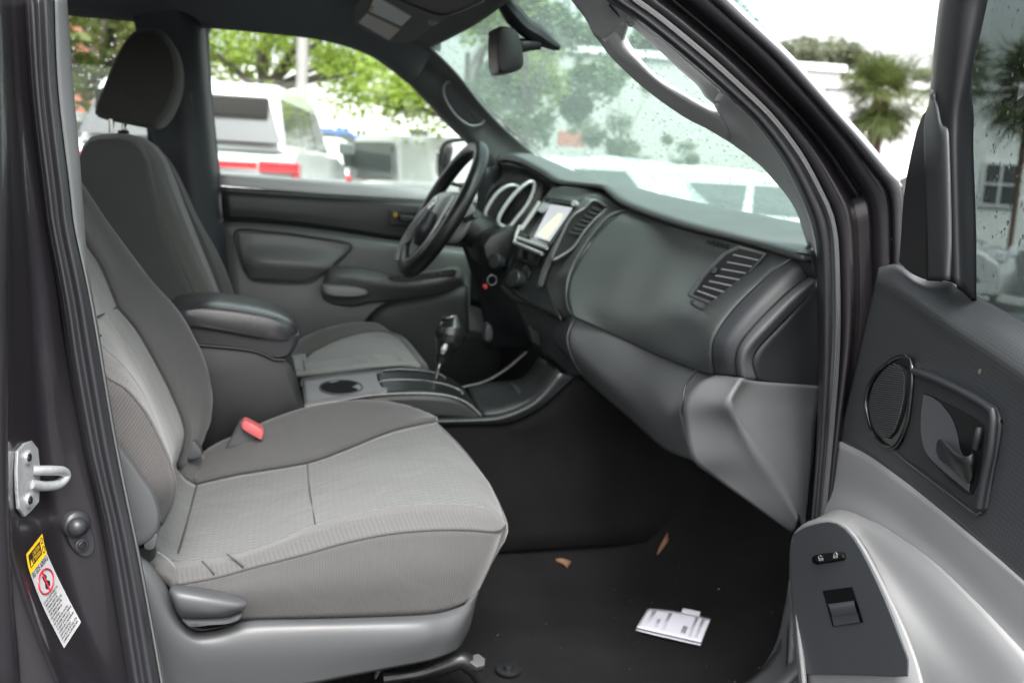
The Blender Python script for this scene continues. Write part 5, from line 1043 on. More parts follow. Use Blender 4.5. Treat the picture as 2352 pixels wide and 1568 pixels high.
# inner handle
hb = [(2098, 843), (2115, 848), (2160, 868), (2230, 903), (2280, 934), (2292, 948), (2293, 968), (2284, 1030), (2270, 1100), (2258, 1175), (2246, 1180), (2180, 1130), (2120, 1085), (2060, 1040), (2078, 1000), (2092, 930), (2097, 880)]
part('handle_bezel', (prism(hb, -DN*.008, f=lambda a, b: PD(a, b, .0085), smooth=2), mat('bezel_plastic', (.045, .048, .053), .42, grain=.1)), pd, bev=.004)
part('bezel_ridge', (tube([(2100, 852, .011), (2160, 876, .011), (2230, 911, .011), (2272, 938, .011), (2282, 955, .011), (2276, 1030, .011), (2262, 1100, .011), (2250, 1165, .011)], .0045, f=PD), PLD), pd)
rec = [(2120, 902), (2140, 910), (2200, 940), (2245, 965), (2258, 980), (2255, 1040), (2245, 1100), (2232, 1135), (2200, 1120), (2160, 1080), (2130, 1045), (2118, 1010), (2114, 960)]
part('handle_recess', (prism(rec, -DN*.003, f=lambda a, b: PD(a, b, .0100), smooth=2), mat('recess_black', (.010, .011, .012), .4)), pd)
part('recess_shell', (loft([[(2121, 905, .0115), (2115, 955, .0115), (2116, 1000, .0115), (2128, 1040, .0115), (2160, 1075, .0115), (2226, 1130, .0115)],
    [(2140, 912, .0108), (2140, 960, .0108), (2142, 1000, .0108), (2152, 1035, .0108), (2180, 1062, .0108), (2229, 1108, .0112)],
    [(2160, 925, .0105), (2186, 960, .0105), (2200, 1000, .0105), (2205, 1030, .0105), (2215, 1050, .0105), (2232, 1090, .0108)]], 26, 5, f=PD), mat('shell_grey', (.15, .15, .165), .42, grain=.25)), pd)
part('door_handle', [(loft([[(2150, 1030, .014), (2152, 1015, .02), (2160, 1008, .024), (2172, 1020, .026), (2195, 1042, .026), (2222, 1048, .022), (2236, 1040, .016)],
    [(2150, 1035, .013), (2156, 1030, .018), (2168, 1030, .022), (2185, 1048, .024), (2205, 1062, .024), (2226, 1064, .02), (2238, 1058, .015)],
    [(2158, 1055, .012), (2168, 1062, .013), (2185, 1076, .014), (2205, 1095, .014), (2220, 1108, .014), (2232, 1100, .013), (2236, 1070, .013)]], 26, 6, f=PD), mat('handle_plastic', (.032, .033, .035), .32, grain=.1))], pd, th=.003)
part('lock_lever', (tube([(2250, 982, .013), (2247, 1000, .014), (2240, 1030, .013)], [.004, .0045, .0035], f=PD), PLD), pd)
part('panel_groove', (tube([(2052, 1036, .0085), (2100, 1075, .0085), (2180, 1135, .0085), (2240, 1180, .0085), (2252, 1176, .0085)], .0012, f=PD), mat('panel_line_light', (.10, .10, .11), .4)), pd)
part('scuff_mark', (prism([(2247, 848), (2252, 846), (2254, 852), (2250, 860), (2246, 856)], -DN*.001, f=lambda a, b: PD(a, b, .0045)), mat('scuff', (.30, .27, .20), .8)), pd)
# window frame of the door
fr = part('door_window_frame', (loft([
    [(2172, -40, .01), (2162, 0, .01), (2150, 100, .01), (2141, 200, .01), (2130, 280, .01), (2126, 400, .01), (2128, 645, .01)],
    [(2182, -40, .020), (2172, 0, .020), (2160, 100, .020), (2150, 200, .020), (2146, 280, .020), (2160, 400, .018), (2170, 645, .018)],
    [(2220, -40, .016), (2210, 0, .016), (2200, 100, .016), (2192, 200, .016), (2188, 280, .016), (2192, 400, .016), (2200, 655, .014)],
    [(2258, -40, .0), (2250, 0, .0), (2238, 100, .0), (2224, 200, .0), (2215, 280, .0), (2214, 400, .0), (2220, 668, .0)],
    [(2276, -40, -.015), (2269, 0, -.015), (2252, 80, -.015), (2236, 150, -.015), (2232, 210, -.015), (2237, 270, -.015), (2236, 340, -.015), (2242, 520, -.015), (2243, 690, -.015)]], 40, 6, f=PD), mat('frame_black', (.014, .015, .018), .5, grain=.05, spec=.25)), pd, th=.006)
part('frame_edge', (loft([[(2168, -40, .0), (2158, 0, .0), (2146, 100, .0), (2134, 230, .0), (2126, 256, .0)], [(2173, -40, .012), (2164, 0, .012), (2152, 100, .012), (2142, 200, .012), (2134, 250, .012)]], 20, 3, f=PD), PLG2), pd, th=.006)
part('sail_trim', (loft([
    [(2138, 205, .018), (2134, 240, .018), (2128, 256, .018), (2122, 285, .018), (2122, 340, .018), (2126, 450, .018), (2130, 560, .018), (2130, 642, .018)],
    [(2142, 212, .024), (2146, 240, .024), (2150, 262, .024), (2158, 300, .024), (2160, 360, .024), (2164, 450, .024), (2164, 560, .024), (2166, 643, .024)],
    [(2143, 216, .018), (2158, 238, .018), (2166, 285, .018), (2178, 295, .018), (2182, 360, .018), (2185, 450, .018), (2186, 560, .018), (2184, 643, .018)]], 40, 6, f=PD), PLD), pd, th=.004)
part('sail_outer', (prism([(2134, 246), (2118, 262), (2104, 300), (2092, 350), (2080, 410), (2072, 470), (2068, 540), (2063, 604), (2095, 630), (2132, 646), (2132, 256)], -DN*.02, f=lambda a, b: PD(a, b, .006)), mat('sail_black', (.012, .012, .014), .6)), pd, bev=.003)
dg = part('door_glass', (prism([(2205, -60), (2480, -60), (2480, 830), (2240, 700), (2205, 660)], -DN*.004, f=lambda a, b: PD(a, b, -.022)), DGL), pd)
def pg2():
    while True:
        x = 2238+random.random()*150; y = random.random()**1.15*740-20
        if y < 690: return PD(x, y, -.027)
drops(300, pg2, -DN, .0006, .0021, flat=.5, stretch=1.9, parent=pd)
def pg3():
    return PD(2200+random.random()*44, random.random()*600, -.010+random.random()*.001)
def pg4():
    x = 155+random.random()*165; return P(x, 10+random.random()*300, 1.4915)
drops(150, pg4, Vv((0, 1, 0)), .0012, .0035, flat=.5, stretch=1.4, parent=rwn)
# lower grey outline of the door pocket, left of the armrest
part('map_pocket', (loft([[(1812, 1330, .05), (1800, 1400, .05), (1780, 1480, .05), (1740, 1545, .05), (1690, 1590, .05)],
    [(1822, 1400, .06), (1818, 1460, .06), (1815, 1520, .06), (1800, 1590, .06), (1790, 1640, .06)],
    [(1838, 1400, .03), (1840, 1460, .03), (1842, 1520, .03), (1850, 1590, .03), (1850, 1640, .03)]], 20, 5, f=PD), mat('pocket_grey', (.20, .205, .21), .5, grain=.2)), pd, th=.006)
part('pocket_grille', (loft([[(1800, 1440, .064), (1795, 1500, .064), (1785, 1560, .064), (1778, 1600, .064)], [(1808, 1420, .066), (1806, 1500, .066), (1802, 1560, .066), (1800, 1600, .066)]], 14, 3, f=PD), mat('grille_grey', (.25, .25, .26), .5, pattern=('weave', .005, .3))), pd)

part('outer_skin', (prism([(2040, 640), (2200, 690), (2420, 830), (2420, 1640), (1900, 1640), (1900, 1240), (1960, 1000)], -DN*.008, f=lambda a, b: PD(a, b, -.050)), PAINT), pd, label='dark painted outer skin of the open door')
# ================================================================== LOOSE THINGS IN THE CABIN
def fl(px, py, dz=0): return hit(CPT, px, py, 0)+Vv((0, 0, dz*.7))
c0_, c1_, c2_, c3_ = (1461, 1449), (1609, 1484), (1634, 1421), (1492, 1397)
def CQ(u, v, l=.013):
    a = (c0_[0]+(c1_[0]-c0_[0])*u, c0_[1]+(c1_[1]-c0_[1])*u+5*4*u*(1-u)*(1-v)); b = (c3_[0]+(c2_[0]-c3_[0])*u, c3_[1]+(c2_[1]-c3_[1])*u)
    return fl(a[0]+(b[0]-a[0])*v, a[1]+(b[1]-a[1])*v, l+.006*math.sin(u*3.1))
PPW = mat('paper_white', (1.05, 1.05, 1.18), .6); gt = mat('print_grey', (.80, .80, .90), .6)
cg = [(loft([[CQ(u/8, v, .012) for u in range(9)] for v in (0, .5, .84)], 18, 4), PPW), (loft([[CQ(u/8, v, .006)+Vv((.001, 0, 0)) for u in range(9)] for v in (-.04, .5, .95)], 18, 4), mat('card_dark_edge', (.09, .085, .075), .5)),
      (loft([[CQ(.53+u*.036, v, .013) for u in range(9)] for v in (.83, .93, 1.0)], 12, 3), PPW), (loft([[CQ(u/8, v, .0075) for u in range(9)] for v in (-.05, -.02, .0)], 18, 2), PPW)]
for (u0, u1, v0, v1) in ((.10, .17, .15, .75), (.24, .30, .12, .45), (.36, .42, .12, .72), (.78, .83, .08, .78), (.88, .93, .1, .78)):
    for k in range(5):
        a_ = u0+(u1-u0)*k/5; q = [CQ(a_, v0, .0145), CQ(a_+.006, v0, .0145), CQ(a_+.006, v1, .0145), CQ(a_, v1, .0145)]; cg.append((quadg(q), gt))
for k in range(6):
    a_ = .655+.013*k; q = [CQ(a_, .14, .0148), CQ(a_+.007, .14, .0148), CQ(a_+.007, .38, .0148), CQ(a_, .38, .0148)]; cg.append((quadg(q), mat('barcode_dark', (.25, .25, .28), .6)))
tag(part('paper_card', cg, th=.0004), 'folded white printed card lying on the black carpet', 'card')
lf = mat('dried_leaf', (.24, .115, .055), .7, var=.35, vscale=80)
tag(part('dried_leaf', (loft([[fl(1275, 1291, .012), fl(1292, 1294, .018), fl(1312, 1297, .012)], [fl(1277, 1293, .006), fl(1294, 1304, .012), fl(1302, 1310, .008)]], 8, 3), lf), th=.0006), 'small curled brown leaf in the middle of the carpet near the seat', 'leaf', 'dried leaves on the carpet')
tag(part('dried_leaf', (loft([[fl(1532, 1234, .02), fl(1524, 1252, .024), fl(1512, 1268, .014), fl(1508, 1280, .01)], [fl(1535, 1245, .012), fl(1532, 1256, .016), fl(1519, 1270, .01), fl(1510, 1280, .01)]], 10, 3), lf), th=.0006), 'long narrow brown leaf standing on the carpet towards the dashboard', 'leaf', 'dried leaves on the carpet')

rn_ = random.Random(4); vs = []; fs = []
for k in range(90):
    c = Vv((rn_.uniform(.2, .95), rn_.uniform(.02, .55), 2)); h_ = CPT.ray_cast(c, Vv((0, 0, -1)))[0]
    if h_ is None: continue
    q = len(vs); a = Vv((rn_.uniform(-1, 1), rn_.uniform(-1, 1), 0)).normalized()*rn_.uniform(.0006, .0020); b = Vv((-a.y, a.x, .0004))*rn_.uniform(.2, .7)
    vs += [h_-a+Vv((0, 0, .001)), h_+b+Vv((0, 0, .0016)), h_+a+Vv((0, 0, .001)), h_-b+Vv((0, 0, .0016))]; fs.append((q, q+1, q+2, q+3))
o = part('carpet_lint', (dict(v=vs, f=fs, uv=[(0, 0)]*len(vs)), mat('lint', (.45, .42, .38), .9))); o['kind'] = 'stuff'; tag(o, 'pale lint and grit scattered over the black carpet', 'lint')
# ================================================================== THE PLACE OUTSIDE
K = 1.0
def base(px, Y):
    p = P(px, 400, Y); return Vv((p.x, p.y, 0))
WHP = mat('white_car_paint', (.56, .57, .58), .2, coat=.8, var=.02); BLP = mat('blue_car_paint', (.03, .10, .42), .2, coat=.8)
CG = mat('car_glass', (.07, .085, .085), .06, coat=.5); TYR = mat('tyre', (.02, .02, .02), .8); RIM = mat('rim', (.45, .46, .48), .3, metal=.8); TL = mat('tail_lamp', (.45, .01, .02), .15, coat=.6)
HLM = mat('head_lamp', (.7, .72, .75), .1, coat=.6)
def make_car(name, label, kind, loc, rz, L, W, Hh, paint, group='cars parked outside', dz=0):
    c = empty(name, label, kind, loc, rz, group)
    # side profile (x forward): lower body and greenhouse
    if kind == 'sedan':
        bot = [(-.5, .30), (-.5, .62), (-.46, .90), (-.30, .96), (.14, .94), (.38, .86), (.48, .70), (.5, .45), (.49, .30)]
        gh = [(-.40, .93), (-.26, 1.0*Hh-.03), (-.12, Hh), (.04, Hh-.01), (.22, .92)]
    elif kind == 'pickup truck':
        bot = [(-.5, .45), (-.5, 1.05), (-.12, 1.08), (.20, 1.08), (.42, 1.02), (.49, .85), (.5, .5), (.48, .40)]
        gh = [(-.34, 1.06), (-.33, Hh-.10), (-.28, Hh), (.12, Hh-.02), (.24, 1.06)]
    else:
        bot = [(-.5, .40), (-.5, .75), (-.485, 1.08), (-.30, 1.12), (.22, 1.10), (.42, 1.02), (.49, .85), (.5, .55), (.49, .38)]
        gh = [(-.485, 1.08), (-.44, Hh-.10), (-.38, Hh), (.02, Hh-.01), (.12, Hh-.10), (.25, 1.08)]
    if dz: bot = [(x, z+(dz if z > .6 else 0)) for x, z in bot]; gh = [(x, z+dz if z < 1.2 else z) for x, z in gh]
    def body(prof, w0, w1, z0, z1, closed_mat, inset=0):
        prof = [(p.x, p.z) for p in cr([Vv((a*4, 0, b)) for a, b in prof], 26)]; prof = [(a/4, b) for a, b in prof]
        vs = []; n = len(prof)
        ys = [-1, -.97, -.85, 0, .85, .97, 1]
        for yy in ys:
            for x, z in prof:
                t = (z-z0)/(z1-z0); w = (w0+(w1-w0)*t)/2; k = 1 if abs(yy) < .99 else .97
                vs.append(Vv((x*L*(1-.025*yy*yy), yy*w, z0+(z-z0)*k)))
        fs = []
        for j in range(len(ys)-1):
            for i in range(n-1): fs.append((j*n+i, j*n+i+1, (j+1)*n+i+1, (j+1)*n+i))
            fs.append((j*n+n-1, j*n, (j+1)*n, (j+1)*n+n-1))
        fs.append(tuple(range(n))); fs.append(tuple((len(ys)-1)*n+i for i in range(n)))
        return dict(v=vs, f=fs, uv=[(0, 0)]*len(vs), fix=True)
    part('body', (body(bot, W, W*.97, .3, 1.1, paint), paint), c, bev=.03)
    part('cabin', (body(gh, W*.95, W*.76, .95, Hh, paint), paint), c, bev=.03)
    zt = Hh-.13; zb = gh[0][1]+.07
    # side windows, glass front and rear
    def xi(z, front):
        pts = gh if not front else gh[::-1]
        for a, b in zip(pts, pts[1:]):
            if min(a[1], b[1]) <= z <= max(a[1], b[1]) and abs(a[1]-b[1]) > .01: return (a[0]+(b[0]-a[0])*(z-a[1])/(b[1]-a[1]))*L
        return pts[1][0]*L
    for s in (-1, 1):
        wy = lambda z: s*((W*.95+(W*.76-W*.95)*(z-.95)/(Hh-.95))/2+.006)
        xr0, xr1, xf0, xf1 = xi(zb, False), xi(zt, False), xi(zb, True), xi(zt, True)
        n = 3 if kind == 'wagon' else 2
        for k in range(1 if kind == 'pickup truck' else n):
            if kind == 'pickup truck': n = 4
            a0 = xr0+.10+(xf0-xr0-.18)*k/n; a1 = xr0+.10+(xf0-xr0-.18)*(k+.9)/n; b0 = xr1+.08+(xf1-xr1-.14)*k/n; b1 = xr1+.08+(xf1-xr1-.14)*(k+.9)/n
            part('window', (prism([Vv((a0, wy(zb), zb)), Vv((a1, wy(zb), zb)), Vv((b1, wy(zt), zt)), Vv((b0, wy(zt), zt))], Vv((0, -s*.02, 0))), mat('light_car_glass', (.45, .48, .46), .1) if kind == 'pickup truck' else CG), c)
        part('mirror', (box((xf0-.10, s*(W/2+.08), zb+.05), (.12, .18, .14)), CG), c, bev=.02)
        for xx in (-.32, .33):
            w = part('wheel', (disc(Vv((xx*L, s*(W/2-.02), .35)), Vv((0, s, 0)), .35, .35, .2, 24, updir=Vv((1, 0, 0))), TYR), c)
            part('rim', (disc(Vv((xx*L, s*(W/2+.01), .35)), Vv((0, s, 0)), .22, .22, .02, 18, updir=Vv((1, 0, 0))), RIM), w)
        tz = .88 if kind == 'sedan' else 1.02+dz*.85
        part('tail_lamp', [(box((-.5*L+.03, s*(W/2-.16), tz-.03), (.10, .34, .10)), TL), (box((-.5*L+.10, s*(W/2-.02), tz-.06), (.20, .06, .12)), TL)], c, bev=.02)
        part('headlight', (box((.475*L, s*(W/2-.2), .75 if kind == 'sedan' else .88), (.10, .30, .12)), HLM), c, bev=.03)
    for front in (False, True):
        x0, x1 = xi(zb, front), xi(zt, front); o_ = .08 if front else -.08; h0, h1 = W*.42, W*.35
        part('windscreen' if front else 'rear_window', (prism([Vv((x0+o_, -h0, zb)), Vv((x0+o_, h0, zb)), Vv((x1+o_, h1, zt)), Vv((x1+o_, -h1, zt))], Vv((-o_*.8, 0, 0))), mat('pale_glass', (.42, .50, .48), .08, coat=.5) if front else (mat('rear_glass_grey', (.095, .092, .105), .3, spec=.3) if kind == 'wagon' else CG)), c)
    if kind == 'wagon':
        x1 = xi(zt, False); part('rear_glass_band', (box((x1-.14, 0, zt-.10), (.12, W*.72, .16)), mat('glass_band_dark', (.006, .006, .007), .7, spec=.1)), c, bev=.01)  # box for the dark top band of the rear glass
        part('bumper', (box((-.5*L-.02, 0, .72), (.14, W*.97, .70)), mat('bumper_silver', (.42, .43, .44), .35, metal=.2)), c, bev=.04)
    if kind != 'sedan': part('number_plate_panel', [(box((-.505*L, 0, .95+dz), (.03, 1.3, .05)), TL), (box((-.51*L, 0, .70), (.02, .5, .14)), mat('plate_dark', (.1, .1, .1), .4))], c)
    return c
def hd(deg): return R(90-deg)        # heading measured from +Y towards +X
b_ = base(400, 7.4)
make_car('parked_car', 'large white off-road wagon with red tail lamps seen through the driver window', 'wagon', base(548, 9.7), hd(11), 4.8, 1.98, 1.97, WHP, dz=.30)
make_car('parked_car', 'white hatchback half hidden between the white wagon and the lamp post', 'hatchback', base(706, 15.5), hd(10), 4.3, 1.78, 1.72, WHP, dz=.15)
make_car('parked_car', 'bright blue sedan parked before the windows of the white building', 'sedan', base(772, 41)+Vector((0, 0, 1.2)), hd(62), 4.8, 1.9, 1.62, BLP)
make_car('parked_car', 'white pickup truck with closed cab behind the steering wheel', 'pickup truck', base(1035, 16.0), hd(66), 5.0, 1.9, 1.86, WHP)
make_car('parked_car', 'white sedan with pale roof just beyond the middle of the windshield', 'sedan', base(1470, 9.6), hd(142), 4.7, 1.84, 1.54, WHP)
make_car('parked_car', 'small white car just beyond the gauge hood', 'sedan', base(1262, 15.5), hd(100), 4.3, 1.75, 1.5, WHP)
make_car('parked_car', 'white upright wagon parked far right beyond the dashboard', 'wagon', base(1668, 17.0), hd(100), 4.5, 1.85, 1.68, WHP)
make_car('parked_car', 'white sedan with green reflecting glass beside the near windshield pillar', 'sedan', base(1868, 8.8), hd(138), 4.6, 1.8, 1.46, WHP)
make_car('parked_car', 'white car seen past the driver headrest through the rear side window', 'wagon', base(215, 13.0), hd(85), 4.6, 1.85, 1.80, WHP)
# raised ground behind a low brick wall
o = part('terrace', (box((0, 0, .6), (60, 30, 1.2)), mat('terrace_ground', (.22, .20, .18), .9, var=.2, vscale=2))); o.location = base(700, 50); o['kind'] = 'structure'
o = part('brick_wall', (box((0, 0, .62), (7.5, .4, 1.26)), mat('red_brick', (.40, .13, .07), .8, grain=.4, gscale=40, var=.3, vscale=6))); o.location = base(790, 34.0)
tag(o, 'low red brick wall in front of the blue sedan', 'wall')
# lamp post
lp = empty('lamp_post', 'tall pale lamp post standing beyond the driver window', 'lamp post', base(690, 12.5))
PM = mat('pale_post', (.30, .275, .275), .6)
part('pole', (tube([Vv((0, 0, 0)), Vv((0, 0, 4)), Vv((0, 0, 8))], [.085, .08, .06], seg=16), PM), lp); part('footing', (disc(Vv((0, 0, .3)), Vv((0, 0, 1)), .25, .25, .3, 24, updir=Vv((1, 0, 0))), PM), lp)
part('lamp_head', (box((.4, 0, 8.0), (.8, .3, .15)), PM), lp, bev=.03)
# buildings
WW = mat('white_render_wall', (.62, .62, .60), .85, grain=.2, gscale=20, var=.04); WG = mat('window_glass_dark', (.08, .09, .09), .1, coat=.5); WF = mat('window_frame_white', (.8, .8, .8), .5)
def building(label, pxa, Ya, pxb, Yb, Hh, wins=(), depth=8, wm=WW, name='building', roofc=(.7, .7, .7)):
    a, b = base(pxa, Ya), base(pxb, Yb); d = (b-a); Ln = d.length; ang = math.atan2(d.y, d.x)
    e = empty(name, label, 'building', (a+b)/2, ang)
    part('wall', (box((0, depth/2, Hh/2), (Ln, depth, Hh)), wm), e)
    part('roof', (box((0, depth/2, Hh+.12), (Ln+.3, depth+.3, .24)), mat('roof_'+str(roofc[0]), roofc, .8)), e)
    for (x, z, w, h) in wins:
        f_ = part('window', (box((x, -.03, z), (w+.16, .10, h+.16)), WF), e)
        part('pane', (box((x, -.075, z), (w, .03, h)), WG), f_)
        part('mullion', [(box((x, -.10, z), (.06, .03, h)), WF), (box((x, -.10, z), (w, .028, .06)), WF)], f_)
    return e, Ln
e1, l1 = building('long white building behind the small trees with a red sign', 1100, 32, 1905, 30, 5.7, wins=[(6.2, 1.3, 1.8, 2.0)], wm=mat('pale_long_wall', (.40, .40, .39), .85, var=.05))
sg = mat('sign_red', (.36, .13, .10), .6)
o = part('shop_sign', (box((0, 0, 0), (.95, .25, .50)), sg), bev=.02)
o.location = P(1312, 320, 30.0); o.rotation_euler.z = math.atan2((base(1905, 30)-base(1100, 32)).y, (base(1905, 30)-base(1100, 32)).x); tag(o, 'small faded red sign box on the long white wall', 'sign')
o = part('utility_cabinet', (box((0, 0, .9), (1.1, .5, 1.8)), mat('cabinet_grey', (.18, .19, .18), .6)), bev=.03); o.location = base(1318, 29.0); tag(o, 'dark grey cabinet standing under the red sign', 'cabinet')
building('white building with dark windows behind the blue sedan', 420, 52, 1110, 56, 6.6, wins=[(-1.15, 2.75, .75, 1.3), (-.2, 2.75, .75, 1.5), (.9, 2.75, .6, 1.4), (4.5, 3.0, 1.2, 1.4)])
building('red brick building seen past the driver headrest', -60, 22, 300, 24, 5.6, wins=[(-1, 1.8, 1.4, 1.4)], wm=mat('brick_wall_red', (.38, .13, .09), .8, var=.2, vscale=3), roofc=(.2, .09, .07))
rb0 = P(1880, 400, 24); rb1 = rb0+Vv((.79, -.61, 0))*24
e3 = empty('building', 'white building with sash window seen through the open door glass', 'building', (rb0.x, rb0.y, 0), math.atan2(-.61, .79))
RH = P(1930, 205, 24).z
part('wall', (box((12, 3, RH/2), (24, 6, RH)), mat('fresh_white_wall', (.88, .89, .88), .8, var=.03)), e3); part('roof', (box((12, 3, RH+.1), (24.3, 6.3, .2)), WF), e3)
r_ = ray(2297, 424); nw = Vv((-.61, -.79, 0)); hp = CAM+r_*(nw.dot(rb0-CAM)/nw.dot(r_)); lx = (hp-rb0).dot(Vv((.79, -.61, 0)))
f_ = part('window', (box((lx, -.03, hp.z), (.95, .10, 1.25)), WF), e3)
part('pane', (box((lx, -.075, hp.z), (.78, .03, 1.08)), WG), f_); part('mullion', [(box((lx, -.10, hp.z), (.06, .03, 1.08)), WF), (box((lx, -.10, hp.z), (.78, .028, .06)), WF)], f_)
# trees
LEAFM = {}
def leafmat(name, c, tr=.35):
    m = bpy.data.materials.new(name); m.use_nodes = True; nt = m.node_tree; b = nt.nodes['Principled BSDF']
    b.inputs['Base Color'].default_value = (*c, 1); b.inputs['Roughness'].default_value = .6
    nz = nn(nt, 'TexNoise'); nz.inputs['Scale'].default_value = 1.1; tc = nn(nt, 'TexCoord'); nt.links.new(tc.outputs['Object'], nz.inputs[0])
    mx = nn(nt, 'Mix', data_type='RGBA'); mx.inputs[6].default_value = (c[0]*.6, c[1]*.7, c[2]*.7, 1); mx.inputs[7].default_value = (c[0]*1.5, c[1]*1.3, c[2]*1.1, 1)
    nt.links.new(nz.outputs['Fac'], mx.inputs[0]); nt.links.new(mx.outputs[2], b.inputs['Base Color'])
    t = nn(nt, 'BsdfTranslucent'); nt.links.new(mx.outputs[2], t.inputs[0]); ms = nn(nt, 'MixShader'); ms.inputs[0].default_value = tr
    nt.links.new(b.outputs[0], ms.inputs[1]); nt.links.new(t.outputs[0], ms.inputs[2]); nt.links.new(ms.outputs[0], nt.nodes['Material Output'].inputs[0]); return m
LG = leafmat('spring_leaves', (.26, .36, .06), .5); LDK = leafmat('deep_green_leaves', (.07, .13, .05), .35); LPL = leafmat('dull_green_leaves', (.075, .13, .05), .35); LSL = leafmat('slim_tree_leaves', (.11, .16, .09), .4)
BK = mat('bark', (.07, .055, .045), .9, grain=.5, gscale=30)
def tree(label, loc, zc, rad, n, lm, ls=.16, name='tree', trunk=.14, zs=.75, seed=1, group='trees around the car park'):
    rn = random.Random(seed); e = empty(name, label, 'tree', loc, 0, group); rx, rz_ = rad, rad*zs
    cl_ = []
    for _ in range(max(7, int(rad*9))):
        while True:
            p = Vv((rn.uniform(-1, 1), rn.uniform(-1, 1), rn.uniform(-1, 1)))
            if .25 < p.length < 1: break
        cl_.append((Vv((p.x*rx, p.y*rx, zc+p.z*rz_)), rad*rn.uniform(.18, .38)))
    vs = []; fs = []
    for _ in range(n):
        c, r_ = rn.choice(cl_); d = Vv((rn.gauss(0, 1), rn.gauss(0, 1), rn.gauss(0, .55))).normalized()*r_*rn.random()**.4; p = c+d
        a = Vv((rn.gauss(0, 1), rn.gauss(0, 1), rn.gauss(0, .5))).normalized(); b = a.cross(Vv((rn.gauss(0, 1), rn.gauss(0, 1), rn.gauss(0, 1)))).normalized()
        s = ls*rn.uniform(.6, 1.3); k = len(vs); vs += [p-a*s, p+b*s*.45, p+a*s, p-b*s*.45]; fs.append((k, k+1, k+2, k+3))
    part('crown', (dict(v=vs, f=fs, uv=[(0, 0)]*len(vs)), lm), e)
    gs = [(tube([Vv((0, 0, 0)), Vv((.05, .02, zc*.4)), Vv((0, 0, zc))], [trunk, trunk*.8, trunk*.4], seg=9), BK)]
    for c, r_ in cl_[:12]: gs.append((tube([Vv((0, 0, zc*.62)), Vv((c.x*.4, c.y*.4, zc*.62+(c.z-zc*.62)*.5)), c], [trunk*.5, trunk*.3, trunk*.12], seg=6, n=8), BK))
    part('trunk', gs, e); return e
tree('bright green tree with fine leaves above the white wagon', base(600, 17), 4.0, 2.6, 9500, LG, .075, seed=3)
tree('spreading green tree whose trunk stands behind the outside mirror', base(1062, 13.5), P(1040, 118, 13.5).z, 1.75, 7500, LG, .065, zs=.60, seed=6, trunk=.10)
tree('olive green leafy tree behind the driver headrest', base(245, 12), 3.2, 1.7, 4500, leafmat('olive_leaves', (.13, .16, .04), .4), .09, seed=9)
tree('dense grey green tree close beyond the left of the windshield', base(1195, 10.5), P(1195, 120, 10.5).z, 1.02, 7500, LPL, .05, zs=1.0, seed=8, trunk=.05)
tree('slim pale tree in front of the long white wall right of the red sign', base(1420, 25), 3.0, 1.35, 2200, LSL, .08, zs=1.15, trunk=.05, seed=11)
tree('smallest slim tree by the long white wall', base(1540, 25), 2.2, 1.0, 1300, LSL, .07, zs=1.2, trunk=.05, seed=12)
for i, (px, Y, zc, rr) in enumerate(((1310, 46, 8.0, 1.9), (1400, 48, 8.5, 1.9), (1490, 47, 8.0, 1.9), (1575, 45, 6.6, 1.8))):
    zc = P(px, 108, Y).z
    tree(['dark tree rising over the white roof beside the mirror mount', 'dark tree over the white roof left of the grab handle', 'dark tree over the white roof seen through the grab handle gap', 'lower dark tree over the white roof at the end of the grab handle'][i], base(px, Y), zc, rr, 8000, LDK, .13, seed=20+i)
LFR = leafmat('hazed_far_leaves', (.15, .18, .13), .4)  # overexposed haze painted into the leaf colour as a paler grey
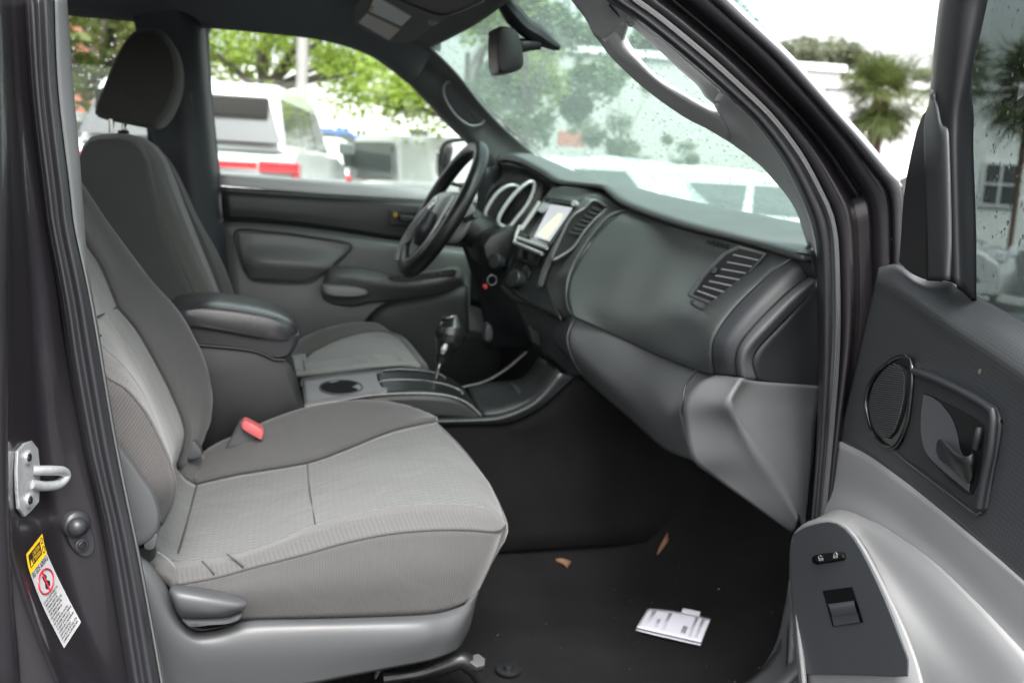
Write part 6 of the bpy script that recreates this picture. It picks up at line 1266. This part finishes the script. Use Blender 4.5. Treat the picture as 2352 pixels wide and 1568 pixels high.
for i, (px, Y, zc, rr) in enumerate(((1800, 60, 10.2, 2.4), (1872, 55, 8.9, 2.8), (1945, 58, 8.2, 2.5))):
    tree(['hazy tree just right of the painted pillar', 'round topped dark tree between pillar and palm', 'low far tree behind the palm crown'][i], base(px, Y), zc, rr, 6000, LFR, .20, seed=30+i)
# palms
PG = leafmat('palm_fronds', (.10, .135, .045), .4); PBK = mat('palm_bark', (.17, .11, .08), .9, grain=.6, gscale=25)
def palm(label, loc, zc, rad, seed, trunk=.16, nf=40):
    rn = random.Random(seed); e = empty('palm_tree', label, 'palm tree', loc, rn.random()*6, 'palm trees')
    vs = []; fs = []
    for k in range(nf):
        az = k*2.4; el = -1.1+2.55*rn.random(); ln = rad*rn.uniform(.22, .62)
        d = Vv((math.cos(az)*math.cos(el), math.sin(az)*math.cos(el), math.sin(el))); side = d.cross(Vv((.01, 0, 1))).normalized(); upv = side.cross(d)
        c0_ = Vv((0, 0, zc)); c1_ = c0_+d*ln
        q = len(vs); vs += [c0_-side*.008, c0_+side*.008, c1_+side*.006, c1_-side*.006]; fs.append((q, q+1, q+2, q+3))
        for j in range(30):        # fan of narrow blades with drooping tips
            th = -1.9+3.8*j/29; bl = rad*.50*(1-.22*abs(th)/2)*rn.uniform(.8, 1.15)
            bd = (d*math.cos(th)+side*math.sin(th)+upv*rn.uniform(-.25, .25)).normalized()
            w = bd.cross(upv).normalized()*.011; tip = c1_+bd*bl+Vv((0, 0, -bl*rn.uniform(.05, .40))); md = c1_+bd*bl*.55
            q = len(vs); vs += [c1_-w*.3, md-w, tip, md+w]; fs.append((q, q+1, q+2, q+3))
    part('crown', (dict(v=vs, f=fs, uv=[(0, 0)]*len(vs)), PG), e)
    part('trunk', (tube([Vv((0, 0, 0)), Vv((.03, 0, zc*.5)), Vv((0, .03, zc*.8)), Vv((0, 0, zc+.1))], [trunk*.9, trunk*.85, trunk, trunk*1.5], seg=12), PBK), e)
palm('green palm standing alone in the gap between pillar and open door', base(2005, 14), 3.02, 1.10, 1, trunk=.11, nf=95)
palm('palm half hidden behind the open door frame', base(2165, 17), 3.9, 1.15, 2, trunk=.11, nf=60)
palm('dark palm seen through the open door glass', base(2345, 10.0), P(2300, 190, 10).z, .95, 3, trunk=.045, nf=70)
